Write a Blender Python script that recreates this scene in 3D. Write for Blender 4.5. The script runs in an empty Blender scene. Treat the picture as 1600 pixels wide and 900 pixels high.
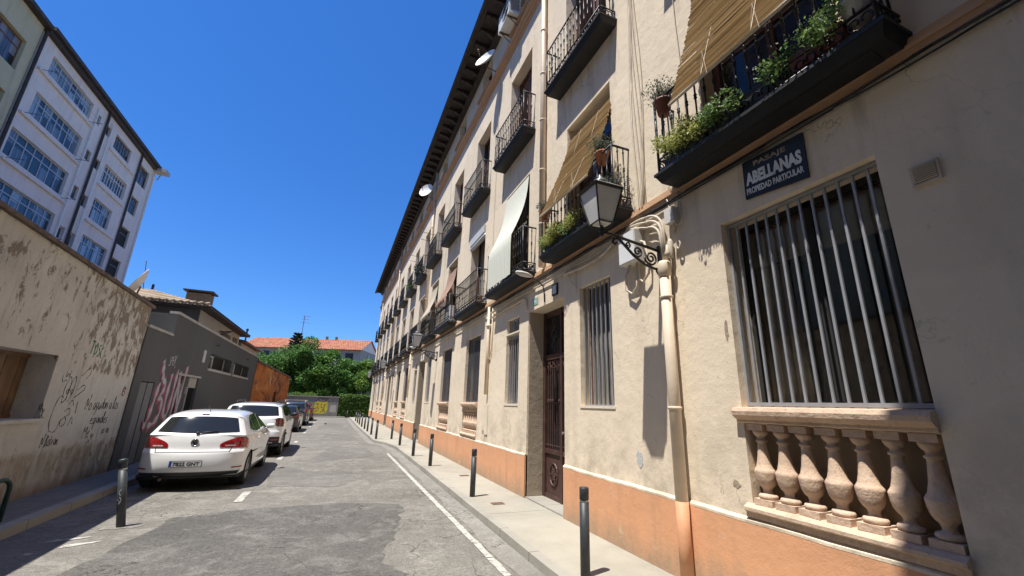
import bpy, bmesh, math, random
from mathutils import Vector, Matrix
PI = math.pi
random.seed(7)
S = bpy.context.scene
COL = S.collection

# ------------------------------------------------------------------ camera, sky, sun, exposure
F_PX = 646.0
zc = Vector((70, 2270, -646)).normalized()
yc = Vector((-277, -175, -646)); yc = (yc - zc * yc.dot(zc)).normalized()
xc = yc.cross(zc)
cam = bpy.data.cameras.new('camera')
cam.sensor_width = 36.0
cam.lens = F_PX / 1600 * 36.0
cam.clip_start = 0.05
cam.clip_end = 3000
camo = bpy.data.objects.new('camera', cam)
COL.objects.link(camo)
camo.matrix_world = Matrix.Translation((0, 0, 1.75)) @ Matrix((xc, yc, zc)).to_4x4()
S.camera = camo

LIGHT = Vector((0.345, 0.105, -0.93)).normalized()
SUN_EL = math.asin(-LIGHT.z)
SUN_AZ = math.atan2(-LIGHT.x, -LIGHT.y)
w = bpy.data.worlds.new('World'); S.world = w; w.use_nodes = True
wn = w.node_tree
bgn = wn.nodes['Background']
sky = wn.nodes.new('ShaderNodeTexSky')
sky.sky_type = 'NISHITA'; sky.sun_disc = False
sky.sun_elevation = SUN_EL; sky.sun_rotation = SUN_AZ
sky.altitude = 700; sky.air_density = 1.0; sky.dust_density = 0.2; sky.ozone_density = 3.0
hs = wn.nodes.new('ShaderNodeHueSaturation')
hs.inputs['Saturation'].default_value = 1.45
hs.inputs['Value'].default_value = 1.45
gm = wn.nodes.new('ShaderNodeGamma'); gm.inputs['Gamma'].default_value = 0.72
wn.links.new(sky.outputs[0], gm.inputs['Color']); wn.links.new(gm.outputs[0], hs.inputs['Color'])
tn = wn.nodes.new('ShaderNodeMix'); tn.data_type = 'RGBA'; tn.blend_type = 'MULTIPLY'; tn.inputs[0].default_value = 1
tn.inputs[7].default_value = (.52, .76, 1.15, 1)
wn.links.new(hs.outputs[0], tn.inputs[6]); wn.links.new(tn.outputs[2], bgn.inputs['Color'])
bgn.inputs['Strength'].default_value = 0.12
sl = bpy.data.lights.new('sun', 'SUN'); sl.energy = 5.0; sl.angle = math.radians(0.5); sl.color = (1.0, 0.965, 0.90)
so = bpy.data.objects.new('sun', sl); COL.objects.link(so)
so.rotation_euler = LIGHT.to_track_quat('-Z', 'Y').to_euler()
so.location = (-20, -10, 60)
S.view_settings.view_transform = 'Standard'
S.view_settings.look = 'None'
S.view_settings.exposure = 0.56
S.view_settings.gamma = 1.0
S.view_settings.use_curve_mapping = False

# ------------------------------------------------------------------ materials
class NT:
    def __init__(s, name):
        s.m = bpy.data.materials.new(name); s.m.use_nodes = True
        s.t = s.m.node_tree; s.b = s.t.nodes['Principled BSDF']
        s.pos = s.n('ShaderNodeTexCoord').outputs['Object']
    def n(s, ty, **k):
        nd = s.t.nodes.new(ty)
        for a, v in k.items(): setattr(nd, a, v)
        return nd
    def l(s, a, b): s.t.links.new(a, b)
    def world(s):
        s.pos = s.n('ShaderNodeNewGeometry').outputs['Position']; return s.pos
    def map(s, scale=(1, 1, 1), loc=(0, 0, 0), rot=(0, 0, 0), src=None):
        m = s.n('ShaderNodeMapping')
        m.inputs['Scale'].default_value = scale; m.inputs['Location'].default_value = loc; m.inputs['Rotation'].default_value = rot
        s.l(src or s.pos, m.inputs[0]); return m.outputs[0]
    def noise(s, scale, detail=4, rough=.55, vec=None, dist=0):
        nd = s.n('ShaderNodeTexNoise'); nd.inputs['Scale'].default_value = scale
        nd.inputs['Detail'].default_value = detail; nd.inputs['Roughness'].default_value = rough
        nd.inputs['Distortion'].default_value = dist
        s.l(vec or s.pos, nd.inputs['Vector']); return nd.outputs['Fac']
    def voro(s, scale, feature='F1', vec=None):
        nd = s.n('ShaderNodeTexVoronoi'); nd.feature = feature; nd.inputs['Scale'].default_value = scale
        s.l(vec or s.pos, nd.inputs['Vector']); return nd.outputs['Distance']
    def ramp(s, fac, a, b, c0=0.0, c1=1.0):
        r = s.n('ShaderNodeMapRange'); r.inputs[1].default_value = a; r.inputs[2].default_value = b
        r.inputs[3].default_value = c0; r.inputs[4].default_value = c1; r.clamp = True
        s.l(fac, r.inputs[0]); return r.outputs[0]
    def math(s, op, a, b=0.0):
        m = s.n('ShaderNodeMath'); m.operation = op
        for i, v in enumerate((a, b)):
            if isinstance(v, (int, float)): m.inputs[i].default_value = v
            else: s.l(v, m.inputs[i])
        return m.outputs[0]
    def mix(s, fac, a, b, mode='MIX'):
        m = s.n('ShaderNodeMix'); m.data_type = 'RGBA'; m.blend_type = mode
        for i, v in ((0, fac), (6, a), (7, b)):
            if isinstance(v, (int, float)): m.inputs[i].default_value = v
            elif isinstance(v, tuple): m.inputs[i].default_value = (*v[:3], 1)
            else: s.l(v, m.inputs[i])
        return m.outputs[2]
    def sep(s, src=None):
        x = s.n('ShaderNodeSeparateXYZ'); s.l(src or s.pos, x.inputs[0]); return x.outputs
    def bump(s, h, strength=.3, dist=.02):
        b = s.n('ShaderNodeBump'); b.inputs['Strength'].default_value = strength; b.inputs['Distance'].default_value = dist
        s.l(h, b.inputs['Height']); s.l(b.outputs[0], s.b.inputs['Normal'])
    def out(s, col=None, rough=.8, metal=0, spec=None):
        if col is not None:
            if isinstance(col, tuple): s.b.inputs['Base Color'].default_value = (*col[:3], 1)
            else: s.l(col, s.b.inputs['Base Color'])
        if isinstance(rough, (int, float)): s.b.inputs['Roughness'].default_value = rough
        else: s.l(rough, s.b.inputs['Roughness'])
        s.b.inputs['Metallic'].default_value = metal
        if spec is not None: s.b.inputs['Specular IOR Level'].default_value = spec
        return s.m

M = {}
def simple(name, c, rough=.7, metal=0, var=.12, scale=6, bump=.0, bscale=60, coat=0, spec=None):
    t = NT(name)
    f = t.ramp(t.noise(scale, 5), .3, .7)
    col = t.mix(f, tuple(max(0, x * (1 - var)) for x in c), tuple(min(1, x * (1 + var)) for x in c))
    if bump: t.bump(t.noise(bscale, 3), bump, .01)
    t.out(col, rough, metal, spec)
    if coat:
        t.b.inputs['Coat Weight'].default_value = coat; t.b.inputs['Coat Roughness'].default_value = .03
    M[name] = t.m; return t.m

def plaster(name, c, dirt=(.36, .28, .20), dirt_amt=.5, low=0.0, bumpv=.35, seed=0, crk=False, splash=False, grime=False):
    t = NT(name); t.world()
    p = t.map(loc=(seed, seed * 2, 0))
    big = t.ramp(t.noise(.55, 6, .6, p), .35, .7)
    mid = t.ramp(t.noise(3.2, 6, .65, p), .38, .68)
    st = t.ramp(t.noise(1.6, 5, .6, t.map((1, 2.2, .28), (3, seed, 0))), .5, .8)
    col = t.mix(big, tuple(x * .93 for x in c), tuple(min(1, x * 1.05) for x in c))
    col = t.mix(t.math('MULTIPLY', mid, .22), col, tuple(x * .82 for x in c))
    col = t.mix(t.math('MULTIPLY', st, dirt_amt), col, dirt)
    if crk:
        dv = t.n('ShaderNodeVectorMath'); dv.operation = 'ADD'; nz = t.n('ShaderNodeTexNoise'); nz.inputs['Scale'].default_value = 2.2; nz.inputs['Detail'].default_value = 6
        t.l(p, nz.inputs['Vector']); t.l(p, dv.inputs[0]); t.l(nz.outputs['Color'], dv.inputs[1])
        cr = t.math('MULTIPLY', t.ramp(t.voro(.8, 'DISTANCE_TO_EDGE', dv.outputs[0]), .006, .0015), t.ramp(t.noise(.6, 3, .5, t.map(loc=(seed, 8, 3))), .52, .6))
        col = t.mix(t.math('MULTIPLY', cr, .6), col, tuple(x * .5 for x in dirt))
        # repaired patches, slightly lighter or darker, and runs below the string course and sills
        rp = t.ramp(t.noise(.42, 2, .4, t.map(loc=(seed, 31, 7))), .585, .60)
        col = t.mix(t.math('MULTIPLY', rp, .35), col, tuple(min(1, x * 1.10 + .02) for x in c))
        zz = t.sep()[2]
        rn = t.ramp(t.noise(5.5, 4, .6, t.map((1, 1, .10), (seed, 2, 9))), .55, .72)
        below = t.math('MAXIMUM', t.math('MULTIPLY', t.ramp(zz, 3.2, 4.2), t.ramp(zz, 4.30, 4.25)), t.math('MULTIPLY', t.ramp(zz, 10.6, 11.7), t.ramp(zz, 12.0, 11.9)))
        below = t.math('MAXIMUM', below, t.math('MULTIPLY', t.ramp(zz, 6.3, 7.8), t.ramp(zz, 7.95, 7.9)))
        col = t.mix(t.math('MULTIPLY', t.math('MULTIPLY', rn, below), .55), col, tuple(x * .6 for x in dirt))
    if grime:
        gr_ = t.ramp(t.noise(26, 6, .75, p), .50, .66)
        col = t.mix(t.math('MULTIPLY', gr_, .45), col, dirt)
        ch_ = t.ramp(t.noise(19, 4, .6, t.map(loc=(1, 2, 3))), .66, .68)
        col = t.mix(t.math('MULTIPLY', ch_, .8), col, (.60, .54, .45))
    if splash:
        zz = t.sep()[2]
        k = t.math('MULTIPLY', t.ramp(t.math('ADD', zz, t.math('MULTIPLY', t.noise(3.5, 6, .7, t.map((1, 1.6, .6))), .7)), .80, .45), .7)
        col = t.mix(k, col, (.30, .24, .17))
        pl = t.ramp(t.noise(3.1, 7, .72, t.map((1, 1, 1.1), (13, 5, 2))), .635, .65)
        col = t.mix(t.math('MULTIPLY', pl, .75), col, (.56, .44, .31))
        pl2 = t.ramp(t.noise(2.1, 6, .7, t.map((1, 1.4, .8), (3, 15, 2))), .62, .70)
        col = t.mix(t.math('MULTIPLY', pl2, .35), col, (.36, .25, .17))
    spots = t.ramp(t.noise(14, 3, .5, p), .69, .74)
    col = t.mix(t.math('MULTIPLY', spots, .35), col, dirt)
    if low:
        z = t.sep()[2]
        k = t.math('MULTIPLY', t.ramp(z, 1.9, .85), t.ramp(t.noise(2.3, 6, .7, p), .42, .62))
        col = t.mix(t.math('MULTIPLY', k, low), col, (.47, .40, .30))
        chip = t.math('MULTIPLY', t.ramp(z, 1.6, .9), t.ramp(t.noise(2.9, 4, .6, t.map(loc=(9, 4, 2))), .665, .68))
        col = t.mix(chip, col, (.52, .50, .46))
    h = t.math('ADD', t.noise(7, 6, .6, p), t.math('MULTIPLY', t.noise(70, 3, .6, p), .22))
    t.bump(h, bumpv, .03)
    t.out(col, .88, 0, .25); M[name] = t.m
plaster('facade', (.78, .66, .50), low=.9, dirt=(.52, .43, .32), dirt_amt=.45, crk=True)
plaster('facade_light', (.76, .67, .53), dirt_amt=.2)
plaster('plinth', (.68, .35, .19), dirt=(.42, .24, .14), dirt_amt=.55, bumpv=.3, seed=3, splash=True)
plaster('trim', (.60, .38, .23), dirt=(.38, .24, .15), dirt_amt=.45, seed=5)
plaster('balustrade', (.62, .455, .33), dirt=(.30, .21, .15), dirt_amt=.55, bumpv=.6, seed=8, grime=True)
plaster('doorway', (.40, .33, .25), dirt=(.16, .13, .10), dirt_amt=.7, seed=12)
plaster('white_plaster', (.70, .65, .60), dirt=(.36, .33, .32), dirt_amt=.4, bumpv=.15, seed=20)
plaster('yellow_plaster', (.50, .46, .30), dirt=(.25, .22, .15), dirt_amt=.6, bumpv=.2, seed=21)
plaster('grey_render', (.102, .100, .098), dirt=(.19, .18, .17), dirt_amt=.15, bumpv=.15, seed=30)
plaster('pale_render', (.42, .40, .37), dirt=(.25, .24, .22), dirt_amt=.5, bumpv=.15, seed=31)
plaster('end_wall_render', (.22, .22, .21), dirt=(.10, .12, .10), dirt_amt=.8, bumpv=.15, seed=33)
plaster('far_render', (.30, .285, .265), dirt=(.35, .33, .3), dirt_amt=.3, bumpv=.1, seed=35)

def shed_mat():
    t = NT('peeling_plaster'); t.world()
    x, y, z = t.sep()
    base = t.mix(t.ramp(t.noise(.8, 6, .65), .3, .7), (.50, .465, .405), (.68, .64, .57))
    # a paler repainted rectangle behind the handwriting
    def band(v, a, b, e=.04):
        return t.math('MULTIPLY', t.ramp(v, a - e, a + e), t.ramp(v, b + e, b - e))
    wob = t.math('MULTIPLY', t.math('SUBTRACT', t.noise(5, 4), .5), .16)
    yy = t.math('ADD', y, wob); zz = t.math('ADD', z, wob)
    pan = t.math('MULTIPLY', band(yy, 9.45, 12.35), band(zz, .93, 2.05, .15))
    base = t.mix(t.math('MULTIPLY', pan, .75), base, (.58, .56, .52))
    # flaked areas: vertical streaky loss of plaster, denser towards the far end and the top
    fl = t.noise(4.2, 8, .74, t.map((1, 1.35, .7), (2, 1, 5)), .35)
    dens = t.math('ADD', t.math('MULTIPLY', t.ramp(y, 9.0, 12.0), .10), t.math('MULTIPLY', t.ramp(z, 1.9, 3.6), .07))
    dens = t.math('SUBTRACT', dens, t.math('MULTIPLY', pan, .12))
    f2 = t.ramp(t.math('ADD', fl, dens), .61, .66)
    base = t.mix(f2, base, t.mix(t.noise(9, 5), (.19, .15, .11), (.34, .28, .21)))
    lo = t.ramp(zz, .85, .74)
    base = t.mix(t.math('MULTIPLY', lo, t.ramp(t.noise(1.8, 6, .7, t.map((1, 2, .6))), .3, .62)), base, (.34, .28, .205))
    base = t.mix(t.math('MULTIPLY', t.ramp(zz, .34, .16), .6), base, (.19, .12, .08))
    st = t.ramp(t.noise(1.7, 6, .7, t.map((1, 3.0, .35), (4, 4, 4))), .52, .75)
    base = t.mix(t.math('MULTIPLY', st, .5), base, (.22, .18, .13))
    h = t.math('SUBTRACT', t.math('ADD', t.noise(6, 7, .65), t.math('MULTIPLY', t.noise(60, 3), .3)), t.math('MULTIPLY', f2, .45))
    t.bump(h, .55, .035)
    t.out(base, .92, 0, .2); M['shed'] = t.m
shed_mat()

def asphalt(name, c, c2, rough=.85, patch=.5, seed=0, cracks=1.0, speck=.5):
    t = NT(name); t.world()
    p = t.map(loc=(seed, seed, 0))
    a = t.ramp(t.noise(.45, 6, .65, p), .38, .66)
    mm = t.ramp(t.noise(6.5, 8, .75, p, .5), .42, .62)
    col = t.mix(a, c, c2)
    col = t.mix(t.math('MULTIPLY', mm, .4), col, tuple(x * .72 for x in c))
    b = t.ramp(t.noise(2.2, 8, .72, p, .8), .5, .72)
    col = t.mix(t.math('MULTIPLY', b, patch), col, tuple(min(1, x * 1.45) for x in c2))
    g = t.math('MULTIPLY', t.ramp(t.noise(85, 3, .7, p), .30, .70, .50, 1.42), t.ramp(t.noise(22, 5, .75, p), .35, .65, .74, 1.24))
    cm = t.n('ShaderNodeCombineXYZ')
    for i in range(3): t.l(g, cm.inputs[i])
    col = t.mix(speck, col, cm.outputs[0], 'MULTIPLY')
    dv = t.n('ShaderNodeVectorMath'); dv.operation = 'ADD'
    nz = t.n('ShaderNodeTexNoise'); nz.inputs['Scale'].default_value = 2.4; nz.inputs['Detail'].default_value = 6
    t.l(p, nz.inputs['Vector'])
    sc = t.n('ShaderNodeVectorMath'); sc.operation = 'SCALE'; sc.inputs[3].default_value = .9
    t.l(nz.outputs['Color'], sc.inputs[0]); t.l(p, dv.inputs[0]); t.l(sc.outputs[0], dv.inputs[1])
    cr = t.voro(.95, 'DISTANCE_TO_EDGE', dv.outputs[0])
    cm2 = t.math('MULTIPLY', t.ramp(cr, .008, .002), t.ramp(t.noise(.9, 3, .5, p), .50, .58))
    dv2 = t.voro(3.6, 'DISTANCE_TO_EDGE', dv.outputs[0])
    cm3 = t.math('MULTIPLY', t.ramp(dv2, .03, .008), t.ramp(t.noise(.6, 3, .5, t.map(loc=(5, 9, 1))), .55, .63))
    ck = t.math('MULTIPLY', t.math('MAXIMUM', cm2, t.math('MULTIPLY', cm3, .7)), cracks)
    col = t.mix(ck, col, (.035, .033, .03))
    h = t.math('SUBTRACT', t.math('ADD', t.math('MULTIPLY', t.noise(70, 4, .7, p), .5), t.noise(5, 6, .6, p)), ck)
    t.bump(h, .55, .02)
    t.out(col, rough, 0, .3); M[name] = t.m
asphalt('road', (.165, .153, .133), (.235, .219, .19), seed=2, cracks=.8, patch=.7, speck=1.0)
asphalt('patch_dark', (.098, .093, .084), (.155, .146, .13), seed=11, patch=.95, cracks=.9, speck=1.0)
asphalt('patch_mid', (.14, .131, .115), (.20, .187, .165), seed=17, patch=.6, cracks=.4, speck=.8)
asphalt('gutter', (.215, .20, .175), (.28, .26, .23), seed=23, cracks=.8)
asphalt('earth', (.22, .19, .15), (.30, .27, .21), seed=29, cracks=0)

def sidewalk_mat(name, c, jx, jy, dark=.1):
    t = NT(name); t.world()
    x, y, z = t.sep()
    a = t.ramp(t.noise(.9, 7, .68), .35, .68)
    col = t.mix(a, tuple(v * .78 for v in c), c)
    st = t.ramp(t.noise(3.3, 7, .7), .55, .75)
    col = t.mix(t.math('MULTIPLY', st, .5), col, tuple(v * .5 for v in c))
    s3 = t.ramp(t.noise(.55, 5, .6, t.map(loc=(4, 4, 0))), .45, .6)
    col = t.mix(t.math('MULTIPLY', s3, .35), col, tuple(min(1, v * 1.35) for v in c))
    g = t.ramp(t.noise(110, 3, .7), .35, .65)
    col = t.mix(t.math('MULTIPLY', g, .3), col, tuple(min(1, v * 1.2) for v in c))
    def joint(v, per, ww):
        fr = t.math('FRACT', t.math('DIVIDE', v, per))
        d = t.math('ABSOLUTE', t.math('SUBTRACT', fr, .5))
        return t.ramp(d, .5 - ww / per, .5 - ww / per * .4)
    wob = t.math('MULTIPLY', t.math('SUBTRACT', t.noise(8, 3), .5), .03)
    j = joint(t.math('ADD', y, wob), jy, .014)
    if jx: j = t.math('MAXIMUM', j, joint(t.math('ADD', x, wob), jx, .014))
    col = t.mix(t.math('MULTIPLY', j, .7), col, (.12, .11, .09))
    t.bump(t.math('SUBTRACT', t.math('ADD', t.noise(9, 6, .65), t.math('MULTIPLY', t.noise(90, 3), .3)), t.math('MULTIPLY', j, .8)), .35, .02)
    t.out(col, .85, 0, .3); M[name] = t.m
sidewalk_mat('sidewalk', (.35, .325, .265), 0, 3.4)
sidewalk_mat('sidewalk_grey', (.20, .19, .175), .42, .42)
sidewalk_mat('kerb', (.33, .31, .265), 0, 1.0)

def paint_mat():
    t = NT('worn_paint'); t.world()
    f = t.ramp(t.noise(9, 7, .75), .52, .60)
    col = t.mix(f, t.mix(t.noise(3, 5), (.40, .38, .33), (.52, .495, .44)), (.21, .195, .17))
    t.bump(t.noise(70, 4, .7), .4, .01); t.out(col, .75); M['paint'] = t.m
paint_mat()

simple('black_iron', (.014, .014, .016), .45, 0, .3, 8, spec=.5)
simple('slab_black', (.008, .0085, .009), .6, 0, .35, 4, .2, 30)
simple('grille_grey', (.33, .34, .36), .42, .25, .12, 10)
simple('grille_dark', (.13, .13, .14), .5, .2, .12, 10)
simple('bollard', (.040, .046, .050), .5, .1, .25, 12)
simple('steel', (.5, .5, .5), .35, .8, .1)
simple('white_paint', (.74, .73, .70), .5, 0, .08, 5)
simple('white_plastic', (.72, .72, .70), .4, 0, .05)
simple('white_box', (.62, .60, .56), .55, 0, .1)
simple('pipe', (.66, .54, .41), .6, 0, .12, 3, .15, 30)
simple('pipe_orange', (.60, .30, .16), .65, 0, .15, 3, .15, 30)
simple('cable_cream', (.55, .47, .37), .7, 0, .15)
simple('cable_black', (.02, .02, .02), .6, 0, .2)
simple('brown_wood', (.10, .045, .030), .6, 0, .35, 5, .3, 40)
simple('shutter_wood', (.15, .075, .05), .6, 0, .3, 5, .3, 40)
simple('door_iron', (.075, .038, .032), .5, .1, .3, 6)
simple('window_wood', (.17, .095, .05), .65, 0, .3, 4, .4, 30)
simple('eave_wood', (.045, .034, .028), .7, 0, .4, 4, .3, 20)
simple('frame_white', (.55, .55, .54), .5, 0, .1)
simple('frame_blue', (.33, .40, .47), .5, 0, .1)
simple('terracotta', (.42, .16, .08), .8, 0, .2, 10)
simple('planter', (.035, .035, .035), .6, 0, .2)
simple('planter_red', (.16, .045, .035), .6, 0, .2)
simple('soil', (.05, .035, .025), .95)
simple('sign_blue', (.010, .013, .026), .28, 0, .35, 9)
simple('sign_letters', (.72, .72, .70), .35, 0, .15, 9)
simple('sign_faded', (.34, .27, .20), .4, 0, .3, 9)
simple('plate_green', (.25, .42, .36), .5)
simple('dish', (.68, .68, .67), .45, 0, .06)
simple('rubber', (.018, .018, .018), .8, 0, .2)
simple('rim', (.33, .33, .34), .35, .75, .1)
simple('black_plastic', (.022, .022, .024), .55, 0, .2)
simple('under', (.008, .008, .008), .9)
simple('chrome', (.6, .6, .62), .15, .95, .05)
simple('plate_white', (.60, .60, .58), .4, 0, .1)
simple('plate_blue', (.02, .06, .35), .4)
simple('ink', (.015, .015, .018), .6)
simple('spray_black', (.055, .05, .048), .8)
simple('spray_green', (.04, .19, .06), .8)
simple('spray_white', (.42, .42, .43), .8, 0, .25, 7)
simple('spray_pink', (.33, .075, .13), .8, 0, .3, 5)
simple('spray_red', (.22, .03, .03), .8)
simple('spray_yellow', (.52, .43, .04), .7, 0, .1)
simple('hoop_green', (.018, .045, .028), .5)
simple('brown_awning', (.36, .22, .155), .85, 0, .15, 8)
simple('cream_awning', (.52, .45, .33), .85, 0, .12, 8)
simple('curtain', (.26, .21, .15), .85, 0, .2, 8)
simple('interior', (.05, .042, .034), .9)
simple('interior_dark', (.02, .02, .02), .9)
simple('chimney_brick', (.20, .16, .11), .9, 0, .3, 8, .3, 20)
simple('bark', (.10, .075, .05), .9, 0, .3, 8, .5, 20)
simple('parapet_tile', (.14, .10, .075), .85, 0, .4, 8, .4, 20)
simple('stone', (.32, .25, .18), .9, 0, .3, 4, .5, 14)
simple('metal_rust', (.16, .09, .06), .7, .2, .3)
simple('lamp_roof', (.20, .20, .20), .3, .3, .2)
simple('lamp_glass', (.70, .69, .65), .25, 0, .08, 5)
for nm, c in (('car_white', (.80, .79, .76)), ('car_white2', (.78, .78, .77)), ('car_dark', (.035, .035, .038)), ('car_blue', (.03, .045, .075)), ('car_red', (.16, .03, .025))):
    simple(nm, c, .32, 0, .02, 2, coat=1.0)
def glass(name, c, rough=.04):
    t = NT(name)
    t.bump(t.noise(1.6, 2), .03, .02)
    t.out(c, rough, 0, .5 if name == 'car_glass' else .18); M[name] = t.m
glass('car_glass', (.018, .02, .022), .05)
def window_glass():
    t = NT('window_glass')
    rnd_ = t.n('ShaderNodeObjectInfo').outputs['Random']
    fold = t.ramp(t.math('SINE', t.math('MULTIPLY', t.math('ADD', t.sep()[1], t.math('MULTIPLY', t.noise(1.5, 2), .25)), 55)), -1, 1)
    cur = t.mix(fold, (.12, .115, .10), (.30, .28, .25))
    z = t.sep()[2]
    col = t.mix(t.ramp(rnd_, .60, .62), (.025, .027, .03), cur)
    col = t.mix(t.math('MULTIPLY', t.ramp(t.noise(4, 5), .5, .7), .25), col, (.10, .095, .085))
    t.bump(t.noise(1.6, 2), .03, .02)
    t.out(col, .09, 0, .25); M['window_glass'] = t.m
window_glass()
def clear_glass():
    t = NT('clear_glass')
    g = t.n('ShaderNodeBsdfGlossy'); g.inputs['Roughness'].default_value = .03
    tr = t.n('ShaderNodeBsdfTransparent'); mx = t.n('ShaderNodeMixShader'); fr = t.n('ShaderNodeFresnel')
    t.l(t.math('ADD', t.math('MULTIPLY', fr.outputs[0], .9), .02), mx.inputs[0]); t.l(tr.outputs[0], mx.inputs[1]); t.l(g.outputs[0], mx.inputs[2])
    t.l(mx.outputs[0], t.t.nodes['Material Output'].inputs['Surface']); M['clear_glass'] = t.m
clear_glass()
def pane_mat(name, a, b):
    t = NT(name); t.world()
    st = t.ramp(t.noise(1.2, 3, .5, t.map((1, 6, .5))), .35, .65)
    sn = t.n('ShaderNodeVectorMath'); sn.operation = 'SNAP'; sn.inputs[1].default_value = (50, .57, 1.3); t.l(t.map((1, 1, 1), (0, .1, .3)), sn.inputs[0])
    wn_ = t.n('ShaderNodeTexWhiteNoise'); t.l(sn.outputs[0], wn_.inputs['Vector'])
    col = t.mix(st, a, b)
    col = t.mix(t.ramp(wn_.outputs['Value'], .62, .66), col, tuple(x * .45 for x in a))
    col = t.mix(t.ramp(wn_.outputs['Value'], .22, .18), col, tuple(min(1, x * 1.5) for x in b))
    t.out(col, .10, 0, .6); M[name] = t.m
pane_mat('blue_pane', (.075, .11, .14), (.18, .235, .28))
pane_mat('curtain_pane', (.035, .04, .045), (.13, .13, .13))
def lens(name, c):
    t = NT(name); vv = t.voro(40)
    t.out(t.mix(t.ramp(vv, .2, .6), c, tuple(x * .55 for x in c)), .12, 0, .8)
    t.b.inputs['Coat Weight'].default_value = .8; M[name] = t.m
lens('lens_red', (.42, .012, .015)); lens('lens_clear', (.62, .55, .54)); lens('lens_dark', (.12, .008, .010))

def leaf_mat(name, a, b, tr=.33):
    t = NT(name)
    r = t.n('ShaderNodeObjectInfo')
    geo = t.n('ShaderNodeNewGeometry')
    f = geo.outputs['Random Per Island']
    f2 = t.ramp(t.noise(.7, 3), .35, .65)
    col = t.mix(t.math('MULTIPLY', t.math('ADD', f, f2), .5), a, b)
    t.out(col, .5, 0, .35)
    tl = t.n('ShaderNodeBsdfTranslucent'); t.l(col, tl.inputs[0])
    mx = t.n('ShaderNodeMixShader'); mx.inputs[0].default_value = tr
    t.l(t.b.outputs[0], mx.inputs[1]); t.l(tl.outputs[0], mx.inputs[2])
    t.l(mx.outputs[0], t.t.nodes['Material Output'].inputs['Surface'])
    M[name] = t.m
leaf_mat('leaf_dark', (.055, .135, .026), (.14, .28, .055))
leaf_mat('leaf_mid', (.065, .155, .028), (.17, .32, .06))
leaf_mat('leaf_light', (.09, .19, .03), (.25, .38, .08))
leaf_mat('leaf_conifer', (.010, .026, .014), (.028, .055, .025), .1)
leaf_mat('leaf_hedge', (.035, .09, .016), (.15, .25, .045))
leaf_mat('leaf_rosemary', (.07, .09, .06), (.17, .19, .14))
leaf_mat('leaf_yellow', (.28, .32, .07), (.62, .62, .22))
leaf_mat('leaf_fresh', (.10, .19, .05), (.30, .42, .13))
leaf_mat('petal_white', (.55, .58, .50), (.78, .80, .72), .2)

def tile_roof(name, a, b, axis=1, per=.28):
    t = NT(name); t.world(); p = t.sep()
    v = p[axis]
    wv = t.math('SINE', t.math('MULTIPLY', v, 2 * PI / per))
    o = p[0 if axis == 1 else 1]
    fr = t.math('FRACT', t.math('DIVIDE', o, .36))
    cell = t.n('ShaderNodeTexWhiteNoise')
    sn = t.n('ShaderNodeVectorMath'); sn.operation = 'SNAP'; sn.inputs[1].default_value = (.36, .28, 100)
    t.l(t.pos, sn.inputs[0]); t.l(sn.outputs[0], cell.inputs['Vector'])
    col = t.mix(cell.outputs['Value'], a, b)
    col = t.mix(t.math('MULTIPLY', t.ramp(t.noise(1.3, 6, .7), .45, .7), .5), col, tuple(x * .6 for x in a))
    t.bump(t.math('ADD', wv, t.math('MULTIPLY', fr, .8)), .9, .07)
    t.out(col, .9, 0, .2); M[name] = t.m
tile_roof('tiles_brown', (.30, .22, .15), (.46, .37, .26), 0)
tile_roof('tiles_red', (.36, .13, .07), (.55, .24, .14), 0)

def rust_wall():
    t = NT('orange_wall'); t.world()
    a = t.noise(1.1, 8, .70, t.map((1, .20, .55), rot=(.12, 0, 0)), 1.8)
    col = t.mix(t.ramp(a, .36, .5), (.16, .045, .015), (.52, .17, .03))
    col = t.mix(t.ramp(a, .55, .66), col, (.62, .33, .12))
    b = t.ramp(t.noise(1.2, 7, .72, t.map((1, .25, .6), (7, 3, 2), rot=(-.12, 0, 0)), 1.5), .54, .60)
    col = t.mix(b, col, (.10, .07, .06))
    t.bump(t.noise(6, 6), .3, .03); t.out(col, .85, 0, .2); M['orange_wall'] = t.m
rust_wall()
def straw():
    t = NT('straw')
    f = t.n('ShaderNodeNewGeometry').outputs['Random Per Island']
    n = t.ramp(t.noise(5, 4, .6, t.map((1, 1, 1))), .35, .65)
    col = t.mix(f, (.33, .23, .125), (.82, .66, .43))
    col = t.mix(t.math('MULTIPLY', n, .35), col, (.60, .45, .26))
    t.out(col, .7, 0, .3); M['straw'] = t.m
straw()
def green_cloth():
    t = NT('striped_cloth'); y = t.sep()[1]
    s = t.ramp(t.math('SINE', t.math('MULTIPLY', y, 2 * PI / .085)), -.2, .3)
    t.out(t.mix(s, (.60, .61, .50), (.73, .73, .63)), .8); M['striped_cloth'] = t.m
green_cloth()

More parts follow.
